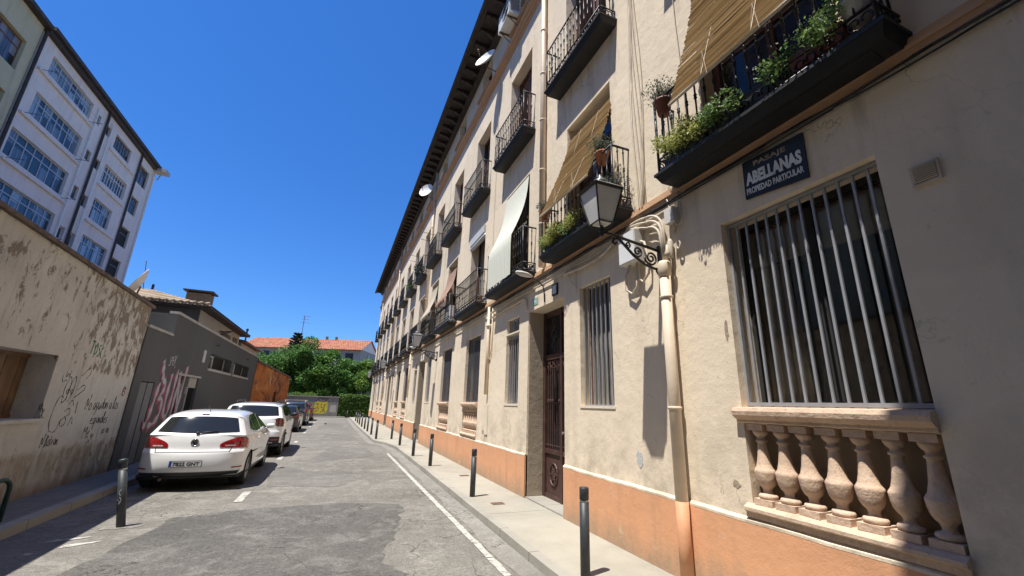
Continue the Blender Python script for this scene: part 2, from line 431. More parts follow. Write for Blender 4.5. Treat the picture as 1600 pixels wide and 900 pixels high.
# ------------------------------------------------------------------ mesh helpers
class MB:
    def __init__(s): s.v = []; s.f = []; s.mi = []; s.sm = []; s.cur = 0; s.smooth = False
    def add(s, vs, fs):
        o = len(s.v); s.v += [tuple(p) for p in vs]
        for f in fs: s.f.append(tuple(i + o for i in f)); s.mi.append(s.cur); s.sm.append(s.smooth)
    def box(s, x0, x1, y0, y1, z0, z1):
        s.add([(x0, y0, z0), (x1, y0, z0), (x1, y1, z0), (x0, y1, z0), (x0, y0, z1), (x1, y0, z1), (x1, y1, z1), (x0, y1, z1)],
              [(0, 3, 2, 1), (4, 5, 6, 7), (0, 1, 5, 4), (1, 2, 6, 5), (2, 3, 7, 6), (3, 0, 4, 7)])
    def obox(s, c, ax, ay, az):
        c = Vector(c); ax = Vector(ax); ay = Vector(ay); az = Vector(az)
        vs = [c + ax * i + ay * j + az * k for k in (-1, 1) for j, i in ((-1, -1), (-1, 1), (1, 1), (1, -1))]
        s.add(vs, [(0, 3, 2, 1), (4, 5, 6, 7), (0, 1, 5, 4), (1, 2, 6, 5), (2, 3, 7, 6), (3, 0, 4, 7)])
    def quad(s, a, b, c, d): s.add([a, b, c, d], [(0, 1, 2, 3)])
    def prism(s, pts, d):   # pts polygon in 3d, extruded by vector d
        n = len(pts); d = Vector(d)
        vs = [Vector(p) for p in pts] + [Vector(p) + d for p in pts]
        s.add(vs, [tuple(range(n))[::-1], tuple(range(n, 2 * n))] + [(i, (i + 1) % n, (i + 1) % n + n, i + n) for i in range(n)])
    def tube(s, pts, r, n=6, closed=False, cap=True):
        pts = [Vector(p) for p in pts]; m = len(pts)
        rs = r if isinstance(r, (list, tuple)) else [r] * m
        vs = []; prev = None
        for i, p in enumerate(pts):
            a = pts[(i - 1) % m] if (closed or i > 0) else p
            b = pts[(i + 1) % m] if (closed or i < m - 1) else p
            t = (b - a)
            t = t.normalized() if t.length > 1e-9 else Vector((0, 0, 1))
            if prev is None:
                u = t.cross(Vector((0, 0, 1)))
                if u.length < .1: u = t.cross(Vector((1, 0, 0)))
            else: u = prev - t * prev.dot(t)
            u.normalize(); prev = u; v = t.cross(u)
            for k in range(n):
                an = 2 * PI * k / n
                vs.append(p + (u * math.cos(an) + v * math.sin(an)) * rs[i])
        fs = []
        for i in range(m if closed else m - 1):
            j = (i + 1) % m
            for k in range(n):
                fs.append((i * n + k, i * n + (k + 1) % n, j * n + (k + 1) % n, j * n + k))
        if cap and not closed: fs += [tuple(range(n))[::-1], tuple(range((m - 1) * n, m * n))]
        s.add(vs, fs)
    def lathe(s, c, prof, n=16, axis='z', sx=1, sy=1):
        vs = []; fs = []; c = Vector(c); m = len(prof)
        for r, h in prof:
            for k in range(n):
                a = 2 * PI * k / n
                p = (r * math.cos(a) * sx, r * math.sin(a) * sy, h)
                if axis == 'x': p = (p[2], p[0], p[1])
                if axis == 'y': p = (p[0], p[2], p[1])
                vs.append(c + Vector(p))
        for i in range(m - 1):
            for k in range(n):
                fs.append((i * n + k, i * n + (k + 1) % n, (i + 1) * n + (k + 1) % n, (i + 1) * n + k))
        if prof[0][0] > 1e-6: fs.append(tuple(range(n))[::-1])
        if prof[-1][0] > 1e-6: fs.append(tuple(range((m - 1) * n, m * n)))
        s.add(vs, fs)
    def grid(s, P):          # P[i][j] points
        a = len(P); b = len(P[0])
        s.add([p for r in P for p in r], [(i * b + j, i * b + j + 1, (i + 1) * b + j + 1, (i + 1) * b + j) for i in range(a - 1) for j in range(b - 1)])

WL = {}
def build(mb, name, mat, parent=None, org=None, smooth=False):
    mats = mat if isinstance(mat, (list, tuple)) else [mat]
    v = mb.v
    if org is None:
        xs = [p[0] for p in v]; ys = [p[1] for p in v]; zs = [p[2] for p in v]
        org = Vector(((min(xs) + max(xs)) / 2, (min(ys) + max(ys)) / 2, min(zs)))
    org = Vector(org)
    me = bpy.data.meshes.new(name)
    me.from_pydata([(p[0] - org.x, p[1] - org.y, p[2] - org.z) for p in v], [], mb.f)
    for m in mats: me.materials.append(M[m])
    me.polygons.foreach_set('material_index', mb.mi)
    me.polygons.foreach_set('use_smooth', [smooth or q for q in mb.sm])
    me.update()
    bm = bmesh.new(); bm.from_mesh(me)
    bmesh.ops.remove_doubles(bm, verts=bm.verts, dist=1e-5) if smooth else None
    bmesh.ops.recalc_face_normals(bm, faces=bm.faces)
    bm.to_mesh(me); bm.free()
    if smooth and hasattr(me, 'set_sharp_from_angle'): me.set_sharp_from_angle(angle=math.radians(42))
    o = bpy.data.objects.new(name, me); COL.objects.link(o)
    if parent is not None:
        o.parent = parent; o.location = org - WL[parent.name]
    else: o.location = org
    WL[o.name] = org
    return o
def thing(name, loc, label, cat, group=None):
    o = bpy.data.objects.new(name, None); COL.objects.link(o); o.location = loc
    o.empty_display_size = .2
    WL[o.name] = Vector(loc)
    return tag(o, label, cat, group)
def tag(o, label, cat, group=None):
    o['label'] = label; o['category'] = cat
    if group: o['group'] = group
    return o
def struct(o): o['kind'] = 'structure'; return o
def copy_tree(o, parent=None, off=(0, 0, 0)):
    c = o.copy(); COL.objects.link(c)
    c.location = o.location + Vector(off)
    if parent is not None: c.parent = parent
    for ch in list(o.children): copy_tree(ch, c)
    return c
def relabel(o, label): o['label'] = label; return o

def text_mesh(mb, txt, origin, right, up, height, width=None, depth=.004, bold=0.0, res=3):
    cu = bpy.data.curves.new('t', 'FONT'); cu.body = txt; cu.size = 1.0; cu.extrude = .5; cu.offset = bold; cu.resolution_u = res
    ob = bpy.data.objects.new('t', cu); COL.objects.link(ob)
    bpy.context.view_layer.update()
    me = ob.evaluated_get(bpy.context.evaluated_depsgraph_get()).to_mesh()
    vs = [v.co.copy() for v in me.vertices]; fs = [tuple(p.vertices) for p in me.polygons]
    ob.to_mesh_clear(); bpy.data.objects.remove(ob); bpy.data.curves.remove(cu)
    x0 = min(v.x for v in vs); x1 = max(v.x for v in vs); y0 = min(v.y for v in vs); y1 = max(v.y for v in vs)
    sy = height / (y1 - y0); sx = (width / (x1 - x0)) if width else sy
    right = Vector(right).normalized(); up = Vector(up).normalized(); n = right.cross(up); origin = Vector(origin)
    mb.add([origin + right * ((v.x - x0) * sx) + up * ((v.y - y0) * sy) + n * ((v.z + .5) * depth) for v in vs], fs)

def strokes(mb, lines, origin, right, up, sc, wd=.012, off=.004, sx=1.0, shear=0.0):
    """flat sprayed strokes: each line a list of (x, y)"""
    right = Vector(right); up = Vector(up); n = right.cross(up); origin = Vector(origin)
    for ln in lines:
        pts = ln
        if len(ln) > 2:
            for _ in range(2):
                q = [pts[0]]
                for a, b in zip(pts[:-1], pts[1:]):
                    q += [(a[0] * .75 + b[0] * .25, a[1] * .75 + b[1] * .25), (a[0] * .25 + b[0] * .75, a[1] * .25 + b[1] * .75)]
                pts = q + [pts[-1]]
        P = [origin + right * ((x + shear * y) * sc * sx) + up * (y * sc) + n * off for x, y in pts]
        L = []; R_ = []
        for i, p in enumerate(P):
            t = P[min(i + 1, len(P) - 1)] - P[max(i - 1, 0)]
            if t.length < 1e-6: t = right.copy()
            t.normalize(); s_ = n.cross(t); ww = wd * (.75 + .4 * math.sin(i * 1.3 + x))
            L.append(p + s_ * ww); R_.append(p - s_ * ww)
        mb.grid([L, R_])
        mb.grid([[q - n * .003 for q in R_], [q - n * .003 for q in L]])
GL = {
 'N': [[(0, 0), (.05, 1.1), (.5, 0), (.62, 1.15)]], 'o': [[(.3, .55), (.05, .45), (.05, .1), (.3, 0), (.5, .2), (.45, .5), (.25, .58)]],
 'a': [[(.45, .5), (.15, .55), (0, .2), (.2, 0), (.45, .2), (.48, .55), (.5, .1), (.65, .02)]], 'y': [[(0, .55), (.15, .1), (.4, .1)], [(.45, .55), (.35, -.2), (.1, -.45)]],
 'u': [[(0, .55), (.05, .08), (.3, .05), (.42, .5), (.45, .05), (.55, 0)]], 'd': [[(.45, .45), (.15, .5), (0, .2), (.2, 0), (.45, .2), (.5, 1.1), (.52, .05)]],
 'n': [[(0, .5), (.05, 0), (.1, .35), (.3, .55), (.42, .35), (.45, 0)]], 'l': [[(0, 0), (.1, 1.1), (.25, 1.0), (.1, .1), (.3, 0)]],
 's': [[(.4, .5), (.1, .5), (.1, .3), (.4, .2), (.3, 0), (0, .05)]], 'e': [[(.05, .3), (.4, .35), (.3, .58), (.05, .4), (.1, .05), (.45, .05)]],
 'p': [[(.05, .55), (0, -.5)], [(.02, .45), (.3, .58), (.42, .3), (.25, 0), (.02, .1)]], 'i': [[(.05, .5), (.08, 0)], [(.08, .75), (.1, .8)]],
 'M': [[(0, 0), (.12, 1.0), (.35, .3), (.6, 1.05), (.7, 0)]], 'x': [[(0, 0), (.4, .5)], [(0, .55), (.42, 0)]], '.': [[(.1, .0), (.14, .06)]],
 'B': [[(.05, 0), (.08, 1.0)], [(.0, 1.0), (.5, .85), (.1, .55), (.55, .3), (.02, 0)]], 't': [[(.15, .9), (.18, .05), (.35, 0)], [(0, .6), (.38, .62)]],
 'r': [[(0, .5), (.05, 0), (.12, .4), (.35, .52)]], 'T': [[(0, 1), (.6, .95)], [(.3, 1), (.25, 0)]], 'O': [[(.3, 1), (0, .6), (.15, .05), (.5, .1), (.6, .6), (.3, 1)]],
 'S': [[(.5, .95), (.1, .9), (.1, .6), (.5, .4), (.4, .05), (0, .1)]], 'C': [[(.5, .9), (.1, .8), (.05, .2), (.5, .05)]], '1': [[(0, .7), (.25, 1), (.25, 0)]],
 'P': [[(.05, 0), (.08, 1), (.5, .9), (.45, .55), (.08, .5)]], 'E': [[(.5, 1), (.05, .95), (.02, .02), (.5, 0)], [(.05, .5), (.4, .5)]],
 'K': [[(.05, 0), (.08, 1)], [(.6, 1.1), (.1, .5), (.8, -.3)]], ' ': [], 'h': [[(0, 1.1), (.02, 0), (.1, .4), (.3, .5), (.38, 0)]], 'A': [[(0, 0), (.3, 1), (.55, 0)], [(.12, .4), (.45, .4)]],
 'L': [[(.1, 1), (.05, .02), (.5, 0)]], 'D': [[(.05, 0), (.08, 1), (.55, .7), (.5, .15), (.05, 0)]], '~': [[(0, .8), (.15, .9), (.3, .8), (.45, .9)]], 'q': [[(.4, .5), (.1, .5), (.05, .15), (.35, .1), (.42, .5), (.4, -.5)]],
}
def handwrite(mb, txt, origin, right, up, h, wd=.01, sx=1.0, shear=.12, sp=.72, rise=0.0):
    x = 0; rnd = random.Random(len(txt))
    for ch in txt:
        g = GL.get(ch, [])
        dy = x * rise + rnd.uniform(-.04, .04)
        strokes(mb, [[(px + x, py + dy) for px, py in l] for l in g], origin, right, up, h, wd, .004, sx, shear)
        x += sp * (1.15 if ch in 'MNOAT' else (.55 if ch in 'il.1 ' else .85))

# ------------------------------------------------------------------ dimensions
XF = 3.53          # face of the long facade
XO = 3.19          # outer edge of its balconies
PER = 3.14
C0 = 2.25
NB = 15
YE = 48.3
CB = [C0 + PER * k for k in range(NB)]

# ================================================================== GROUND
g = MB(); g.add([(-600, -600, -.012), (600, -600, -.012), (600, 600, -.012), (-600, 600, -.012)], [(0, 1, 2, 3)])
struct(build(g, 'ground', 'earth'))
# right kerb line: wide road first, then the pavement widens
kr = [(-12, 2.30), (4.5, 2.34), (12, 2.40), (17.5, 2.42), (19.2, 2.2), (20.2, 1.82), (26, 1.74), (33, 1.66), (40, 1.66), (47.5, 1.62)]
def krx(y):
    for (a, xa), (b, xb) in zip(kr[:-1], kr[1:]):
        if a <= y <= b: return xa + (xb - xa) * (y - a) / (b - a)
    return kr[-1][1]
g = MB(); L = []; R_ = []
for i in range(121):
    y = -12 + 62 * i / 120
    L.append((-3.5, y, 0)); R_.append((krx(y) - .002, y, 0))
rows = [[(-3.5 + (r[0] + 3.5) * j / 12, r[1], 0) for j in range(13)] for r in R_]
g.grid(rows)
struct(build(g, 'road', 'road'))
def blob(name, pts, z, mat, jag=.07, n=10):
    P = []
    rnd = random.Random(len(pts) * 31 + int(abs(pts[0][1]) * 100))
    m = len(pts)
    for i in range(m):
        a = Vector(pts[i]); b = Vector(pts[(i + 1) % m])
        for k in range(n):
            p = a.lerp(b, k / n); P.append((p.x + rnd.uniform(-jag, jag), p.y + rnd.uniform(-jag, jag), z))
    g = MB(); g.add(P, [tuple(range(len(P)))])
    return struct(build(g, name, mat))
blob('asphalt_patch', [(-3.2, 1), (1.0, 1), (1.15, 4.6), (.7, 5.6), (1.15, 7.0), (1.35, 8.3), (.3, 8.6), (-1.2, 8.5), (-2.0, 8.2), (-2.2, 6.6), (-2.9, 4.0)], .004, 'patch_dark', .06)
blob('asphalt_patch', [(-1.0, 10.4), (.2, 10.2), (.9, 11.4), (.5, 12.2), (-.4, 12.4), (-1.1, 13.6), (-1.2, 11.8)], .004, 'patch_mid', .1)
blob('asphalt_patch', [(-.4, 14.2), (.9, 15.0), (1.5, 15.6), (1.3, 18.0), (.2, 18.6), (-.2, 16.3)], .004, 'patch_mid', .12)
blob('asphalt_patch', [(-.3, 21), (1.2, 21.4), (1.1, 24.5), (-.2, 25)], .004, 'patch_mid', .15)
blob('asphalt_patch', [(-.8, 29), (1.0, 30), (.7, 36), (-.5, 37)], .004, 'patch_mid', .2)
# pale concrete gutter strip beside the kerb
g = MB()
g.grid([[(krx(y) - .30 + .03 * math.sin(y * 3.1), y, .0035), (krx(y) - .004, y, .0035)] for y in [-10 + .4 * i for i in range(143)]])
struct(build(g, 'gutter_strip', 'gutter'))
# right pavement and its kerb
def strip_poly(f0, f1, z0, z1, ys):
    g = MB()
    T = [[(f0(y), y, z1), (f1(y), y, z1)] for y in ys]
    g.grid(T)
    g.grid([[(f0(y), y, z0), (f0(y), y, z1)] for y in ys])
    g.grid([[(f1(y), y, z1), (f1(y), y, z0)] for y in ys])
    for y in (ys[0], ys[-1]): g.quad((f0(y), y, z0), (f1(y), y, z0), (f1(y), y, z1), (f0(y), y, z1))
    return g
ys = [-12 + .5 * i for i in range(121)]
struct(build(strip_poly(lambda y: krx(y) + .13, lambda y: XF + .6, -.01, .10, ys), 'pavement', 'sidewalk'))
struct(build(strip_poly(lambda y: krx(y) + .02 * math.sin(y * 2.3) * .3, lambda y: krx(y) + .13, -.01, .104, ys), 'kerb', 'kerb'))
# left pavement
struct(build(strip_poly(lambda y: -4.6, lambda y: -3.66, -.01, .12, [-12, 50]), 'pavement', 'sidewalk_grey'))
struct(build(strip_poly(lambda y: -3.66, lambda y: -3.5, -.01, .124, [-12, 50]), 'kerb', 'kerb'))
# cross street kerb at the far end
g = MB(); g.box(-4.3, 1.2, 49.0, 49.6, -.01, .1)
struct(build(g, 'far_kerb', 'sidewalk'))
# painted lines
g = MB()
rnd = random.Random(3)
for y0, y1 in ((1.0, 4.62), (4.68, 5.25), (5.27, 16.0)):
    n = int((y1 - y0) / .12)
    g.grid([[(1.885 + .004 * y0 + rnd.uniform(-.008, .008), y0 + (y1 - y0) * i / n, .008), (1.975 + .004 * y0 + rnd.uniform(-.008, .008), y0 + (y1 - y0) * i / n, .008)] for i in range(n + 1)])
struct(build(g, 'road_line', 'paint'))
for (x, y) in ((-1.32, 9.1), (-1.3, 14.75), (-1.28, 20.2), (-1.28, 25.7), (-1.28, 31.5), (-1.28, 37.5)):
    g = MB(); g.grid([[(x - .065 + rnd.uniform(-.005, .005), y + i * .1, .008), (x + .065 + rnd.uniform(-.005, .005), y + i * .1, .008)] for i in range(10)])
    struct(build(g, 'bay_marking', 'paint'))
blob('paint_remnant', [(-3.0, 7.3), (-2.72, 7.36), (-2.6, 7.44), (-2.9, 7.42)], .006, 'paint', .015, 4)
blob('paint_remnant', [(-2.75, 7.0), (-2.5, 7.12), (-2.42, 7.2), (-2.7, 7.14)], .006, 'paint', .02, 4)
blob('paint_remnant', [(-2.95, 6.8), (-2.85, 6.86), (-2.95, 6.9)], .006, 'paint', .01, 3)
for x, y in ((2.75, 7.35), (3.0, 10.3)):   # water covers in the pavement
    g = MB(); g.box(x, x + .22, y, y + .16, .1, .107)
    struct(build(g, 'utility_cover', 'metal_rust'))

# ================================================================== LONG FACADE BUILDING
B = thing('apartment_building', (XF, 25, 0), 'long cream four storey apartment building with orange plinth and rows of black iron balconies', 'building')
W_, N_, D_ = [], [], []
for m in range(4):
    s = 12.56 * m
    for lst, c in ((W_, 2.2), (N_, 5.3), (D_, 7.0), (N_, 8.6), (W_, 11.62)):
        if c + s < 47: lst.append(c + s)
OPN = []    # y0,y1,z0,z1,depth
WIN_W = [(c - .70, c + .70) for c in W_]
for a, b in WIN_W: OPN.append((a, b, .95, 3.66, .34))
def narrow(c, i): return (c - .43, c + .43, 1.78, 3.67) if i % 2 == 0 else (c - .37, c + .37, 1.78, 3.67)
for i, c in enumerate(N_): OPN.append((*narrow(c, i), .26))
for c in D_: OPN.append((c - .75, c + .75, .10, 3.65, .42))
for c in CB:
    OPN.append((c - .70, c + .70, 4.45, 7.0, .34))
    OPN.append((c - .70, c + .70, 8.03, 10.7, .34))
    OPN.append((c - .52, c + .52, 12.32, 13.45, .28))
ZT = 13.95
def wall_grid(g, X, y0, y1, z0, z1, ops, sgn=1):
    """skin at X with openings; sgn=+1 reveals go towards +X"""
    Y = sorted({y0, y1} | {o[0] for o in ops} | {o[1] for o in ops}); Z = sorted({z0, z1} | {o[2] for o in ops} | {o[3] for o in ops})
    for i in range(len(Y) - 1):
        cy = (Y[i] + Y[i + 1]) / 2; run = None
        for j in range(len(Z) - 1):
            cz = (Z[j] + Z[j + 1]) / 2
            hole = any(o[0] < cy < o[1] and o[2] < cz < o[3] for o in ops)
            if not hole: g.quad((X, Y[i], Z[j]), (X, Y[i + 1], Z[j]), (X, Y[i + 1], Z[j + 1]), (X, Y[i], Z[j + 1]))
    for a, b, c, d, dp in ops:
        x2 = X + sgn * dp
        g.quad((X, a, c), (x2, a, c), (x2, a, d), (X, a, d)); g.quad((X, b, c), (X, b, d), (x2, b, d), (x2, b, c))
        g.quad((X, a, d), (x2, a, d), (x2, b, d), (X, b, d)); g.quad((X, a, c), (X, b, c), (x2, b, c), (x2, a, c))
g = MB()
wall_grid(g, XF, -9, YE, 0, ZT, OPN)
g.quad((XF, YE, 0), (15, YE, 0), (15, YE, ZT), (XF, YE, ZT)); g.quad((XF, -9, 0), (15, -9, 0), (15, -9, ZT), (XF, -9, ZT))
g.quad((15, -9, 0), (15, YE, 0), (15, YE, ZT), (15, -9, ZT))
build(g, 'wall', 'facade', B)
# plinth between the doorways
edges = [-9] + [v for c in D_ for v in (c - .75, c + .75)] + [YE]
for a, b in zip(edges[::2], edges[1::2]):
    g = MB(); g.box(XF - .032, XF + .05, a, b, .0, .845)
    g.cur = 1; nseg = max(4, int((b - a) / .22)); rp_ = random.Random(int(a * 9) + 5); TT = []
    for q_ in range(nseg + 1):
        yq = a + (b - a) * q_ / nseg; dz = rp_.uniform(-.006, .006); TT.append([(XF - .0335, yq, .838 + dz - .012), (XF - .0335, yq, .848 + dz), (XF + .004, yq, .874 + dz)])
    g.grid(TT)
    build(g, 'plinth', ['plinth', 'facade'], B)
# string course above the ground floor
g = MB(); 
for x, z0, z1 in ((.045, 4.31, 4.345), (.025, 4.26, 4.31), (.03, 4.345, 4.40)): g.box(XF - x, XF + .02, -9, YE, z0, z1)
build(g, 'string_course', 'trim', B)
# moulded band under the top floor, one length per stretch between rain pipes
seg = [-9, 7.0, 19.56, 32.1, 44.7, YE]
for i, (a, b) in enumerate(zip(seg[:-1], seg[1:])):
    g = MB()
    for x, z0, z1 in ((.04, 11.75, 11.86), (.10, 11.86, 11.95), (.15, 11.95, 12.04), (.06, 12.04, 12.10)): g.box(XF - x, XF + .02, a + .12, b - .12, z0, z1)
    build(g, 'cornice_band', 'trim', B)
for c in CB:
    g = MB(); g.box(XF - .17, XF + .2, c - .62, c + .62, 12.24, 12.31); g.box(XF - .10, XF, c - .66, c + .66, 12.10, 12.24)
    build(g, 'window_sill', 'trim', B)
# eave: boards, corbels, gutter, roof
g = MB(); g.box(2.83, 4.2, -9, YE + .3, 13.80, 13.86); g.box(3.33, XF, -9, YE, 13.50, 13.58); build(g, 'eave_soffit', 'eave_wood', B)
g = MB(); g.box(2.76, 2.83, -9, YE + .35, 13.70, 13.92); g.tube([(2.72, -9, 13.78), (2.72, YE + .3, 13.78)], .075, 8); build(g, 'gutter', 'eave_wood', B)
g = MB()
g.prism([(XF + .02, -.07, 13.80), (2.86, -.07, 13.80), (2.87, -.07, 13.70), (3.0, -.07, 13.66), (3.15, -.07, 13.66), (3.3, -.07, 13.56), (XF + .02, -.07, 13.52)], (0, .14, 0))
g.v = [(x, y + 1.0, z) for x, y, z in g.v]
cb0 = build(g, 'corbel', 'eave_wood', B)
for i in range(1, 79): copy_tree(cb0, B, (0, .6 * i, 0))
g = MB(); g.prism([(2.80, -9, 13.92), (4.2, -9, 13.98), (9.2, -9, 16.0), (15.2, -9, 13.98), (15.2, -9, 13.92)], (0, YE + 9.4, 0)); build(g, 'roof', 'tiles_brown', B)

# ---- balcony, one built then copied
def balcony(c, z, hw, simple_=False):
    """slab part with railing, handrail and scroll band as sub-parts"""
    y0, y1 = c - hw, c + hw
    g = MB()
    g.prism([(XF + .03, y0 + .16, z - .115), (XF + .03, y1 - .16, z - .115), (XO + .09, y1 - .14, z - .115), (XO + .09, y0 + .14, z - .115)], (0, 0, .005))
    g.add([(XF + .03, y0 + .04, z - .11), (XO + .05, y0 + .04, z - .11), (XO + .05, y1 - .04, z - .11), (XF + .03, y1 - .04, z - .11),
           (XF + .03, y0, z - .02), (XO, y0, z - .02), (XO, y1, z - .02), (XF + .03, y1, z - .02)],
          [(0, 3, 2, 1), (4, 5, 6, 7), (0, 1, 5, 4), (1, 2, 6, 5), (2, 3, 7, 6), (3, 0, 4, 7)])
    g.box(XO - .012, XF + .03, y0 - .012, y1 + .012, z - .02, z + .012)
    s = build(g, 'balcony_slab', 'slab_black', B)
    xr = XO + .035; ya, yb = y0 + .035, y1 - .035; zt = z + 1.0
    g = MB(); g.smooth = True
    path = [(XF + .01, ya, zt), (xr, ya, zt), (xr, yb, zt), (XF + .01, yb, zt)]
    for a, b in zip(path[:-1], path[1:]):
        g.tube([a, b], .017, 6)
    build(g, 'handrail', 'black_iron', s)
    g = MB(); g.smooth = True
    def bal(x, y, thick=1):
        zz = z + .20
        pr = [(.008, 0), (.008, .20), (.015, .215), (.008, .235), (.0085, .40), (.017, .42), (.011, .44), (.017, .46), (.0085, .48), (.008, .70), (.014, .72), (.008, .74), (.008, .79)]
        g.lathe((x, y, zz), [(r * 1.22, h) for r, h in pr], 6)
    n = max(6, int((yb - ya) / .12))
    for i in range(n + 1): bal(xr, ya + (yb - ya) * i / n)
    for k in (1, 2): bal(xr + (XF - xr) * k / 3, ya); bal(xr + (XF - xr) * k / 3, yb)
    for y in (ya, yb):
        g.box(xr - .011, xr + .011, y - .011, y + .011, z + .01, zt + .02); g.lathe((xr, y, zt + .015), [(.012, 0), (.02, .02), (.0, .045)], 6)
    build(g, 'railing_bars', 'black_iron', s)
    g = MB(); g.smooth = True
    for zz in (z + .05, z + .20):
        for a, b in (((XF, ya), (xr, ya)), ((xr, ya), (xr, yb)), ((xr, yb), (XF, yb))):
            g.tube([(*a, zz), (*b, zz)], .013, 5)
    def scroll(o, d, ww):
        for sgn in (1, -1):
            pts = []
            for k in range(13):
                a = -PI / 2 + sgn * (k / 12) * 1.75 * PI
                r = .062 - .042 * (k / 12)
                pts.append(Vector(o) + Vector(d) * (sgn * .035 + math.cos(a) * r * .9) + Vector((0, 0, .075 + math.sin(a) * r)))
            g.tube(pts, .0095, 4)
    m = int((yb - ya) / .20)
    for i in range(m): scroll((xr, ya + (yb - ya) * (i + .5) / m, z + .05), (0, 1, 0), .1)
    for y in (ya, yb): scroll((xr + .085, y, z + .05), (1, 0, 0), .1); scroll((xr + .24, y, z + .05), (1, 0, 0), .1)
    build(g, 'scroll_band', 'black_iron', s)
    return s
b1 = balcony(CB[0] + .03, 4.44, 1.15)
b2 = balcony(CB[0] + .03, 8.02, 1.0)
for k in range(1, NB):
    copy_tree(b1, B, (0, PER * k, 0)); copy_tree(b2, B, (0, PER * k, 0))

# ---- balcony doors and upper windows
def balcony_door(c, z0, z1, kind):
    x = XF + .30
    y0, y1 = c - .70, c + .70
    g = MB()
    for a, b in ((y0, y0 + .07), (y1 - .07, y1)): g.box(x - .05, x + .05, a, b, z0, z1)
    g.box(x - .05, x + .05, y0 + .07, y1 - .07, z1 - .09, z1); g.box(x - .03, x + .03, c - .04, c + .04, z0, z1 - .09)
    f = build(g, 'balcony_door', 'brown_wood', B)
    for a, b in ((y0 + .07, c - .04), (c + .04, y1 - .07)):
        g = MB()
        if kind == 'slat':
            g.box(x + .005, x + .03, a, b, z0, z1 - .09)
            n = 34
            for i in range(n):
                z = z0 + .05 + (z1 - z0 - .22) * i / n
                g.obox((x - .005, (a + b) / 2, z), (.011, 0, -.018), (0, (b - a) / 2 - .06, 0), (.003, 0, .004))
            for q in (a + .03, b - .03): g.box(x - .02, x + .005, q - .03, q + .03, z0, z1 - .09)
            build(g, 'shutter_leaf', 'shutter_wood', f)
        else:
            g.box(x + .0, x + .02, a, b, z0 + .6, z1 - .09); build(g, 'pane', 'window_glass', f)
            g = MB(); g.box(x - .01, x + .02, a, b, z0, z0 + .6); build(g, 'panel', 'brown_wood', f); g = MB(); g.box(x - .015, x - .0, a, b, z0 + 1.35, z0 + 1.4); build(g, 'glazing_bar', 'brown_wood', f)
    return f
k1 = balcony_door(CB[0], 4.45, 7.0, 'glass'); k2 = balcony_door(CB[0], 8.03, 10.7, 'slat')
for k in range(1, NB):
    copy_tree(k1 if k % 3 else k2, B, (0, PER * k, 0 if k % 3 else 4.45 - 8.03)) if k % 3 else copy_tree(k1, B, (0, PER * k, 0))
    copy_tree(k2 if k % 4 != 3 else k1, B, (0, PER * k, 0 if k % 4 != 3 else 8.03 - 4.45 + .15))
g = MB(); c = CB[0]; x = XF + .24
for a, b in ((c - .52, c - .45), (c + .45, c + .52), (c - .03, c + .03)): g.box(x - .03, x + .03, a, b, 12.32, 13.45)
g.box(x - .03, x + .03, c - .45, c + .45, 13.38, 13.45); g.box(x - .03, x + .03, c - .45, c + .45, 12.32, 12.39)
tw = build(g, 'window', 'brown_wood', B)
g = MB(); g.box(x + .0, x + .02, c - .45, c + .45, 12.39, 13.38); build(g, 'pane', 'window_glass', tw)
for k in range(1, NB): copy_tree(tw, B, (0, PER * k, 0))

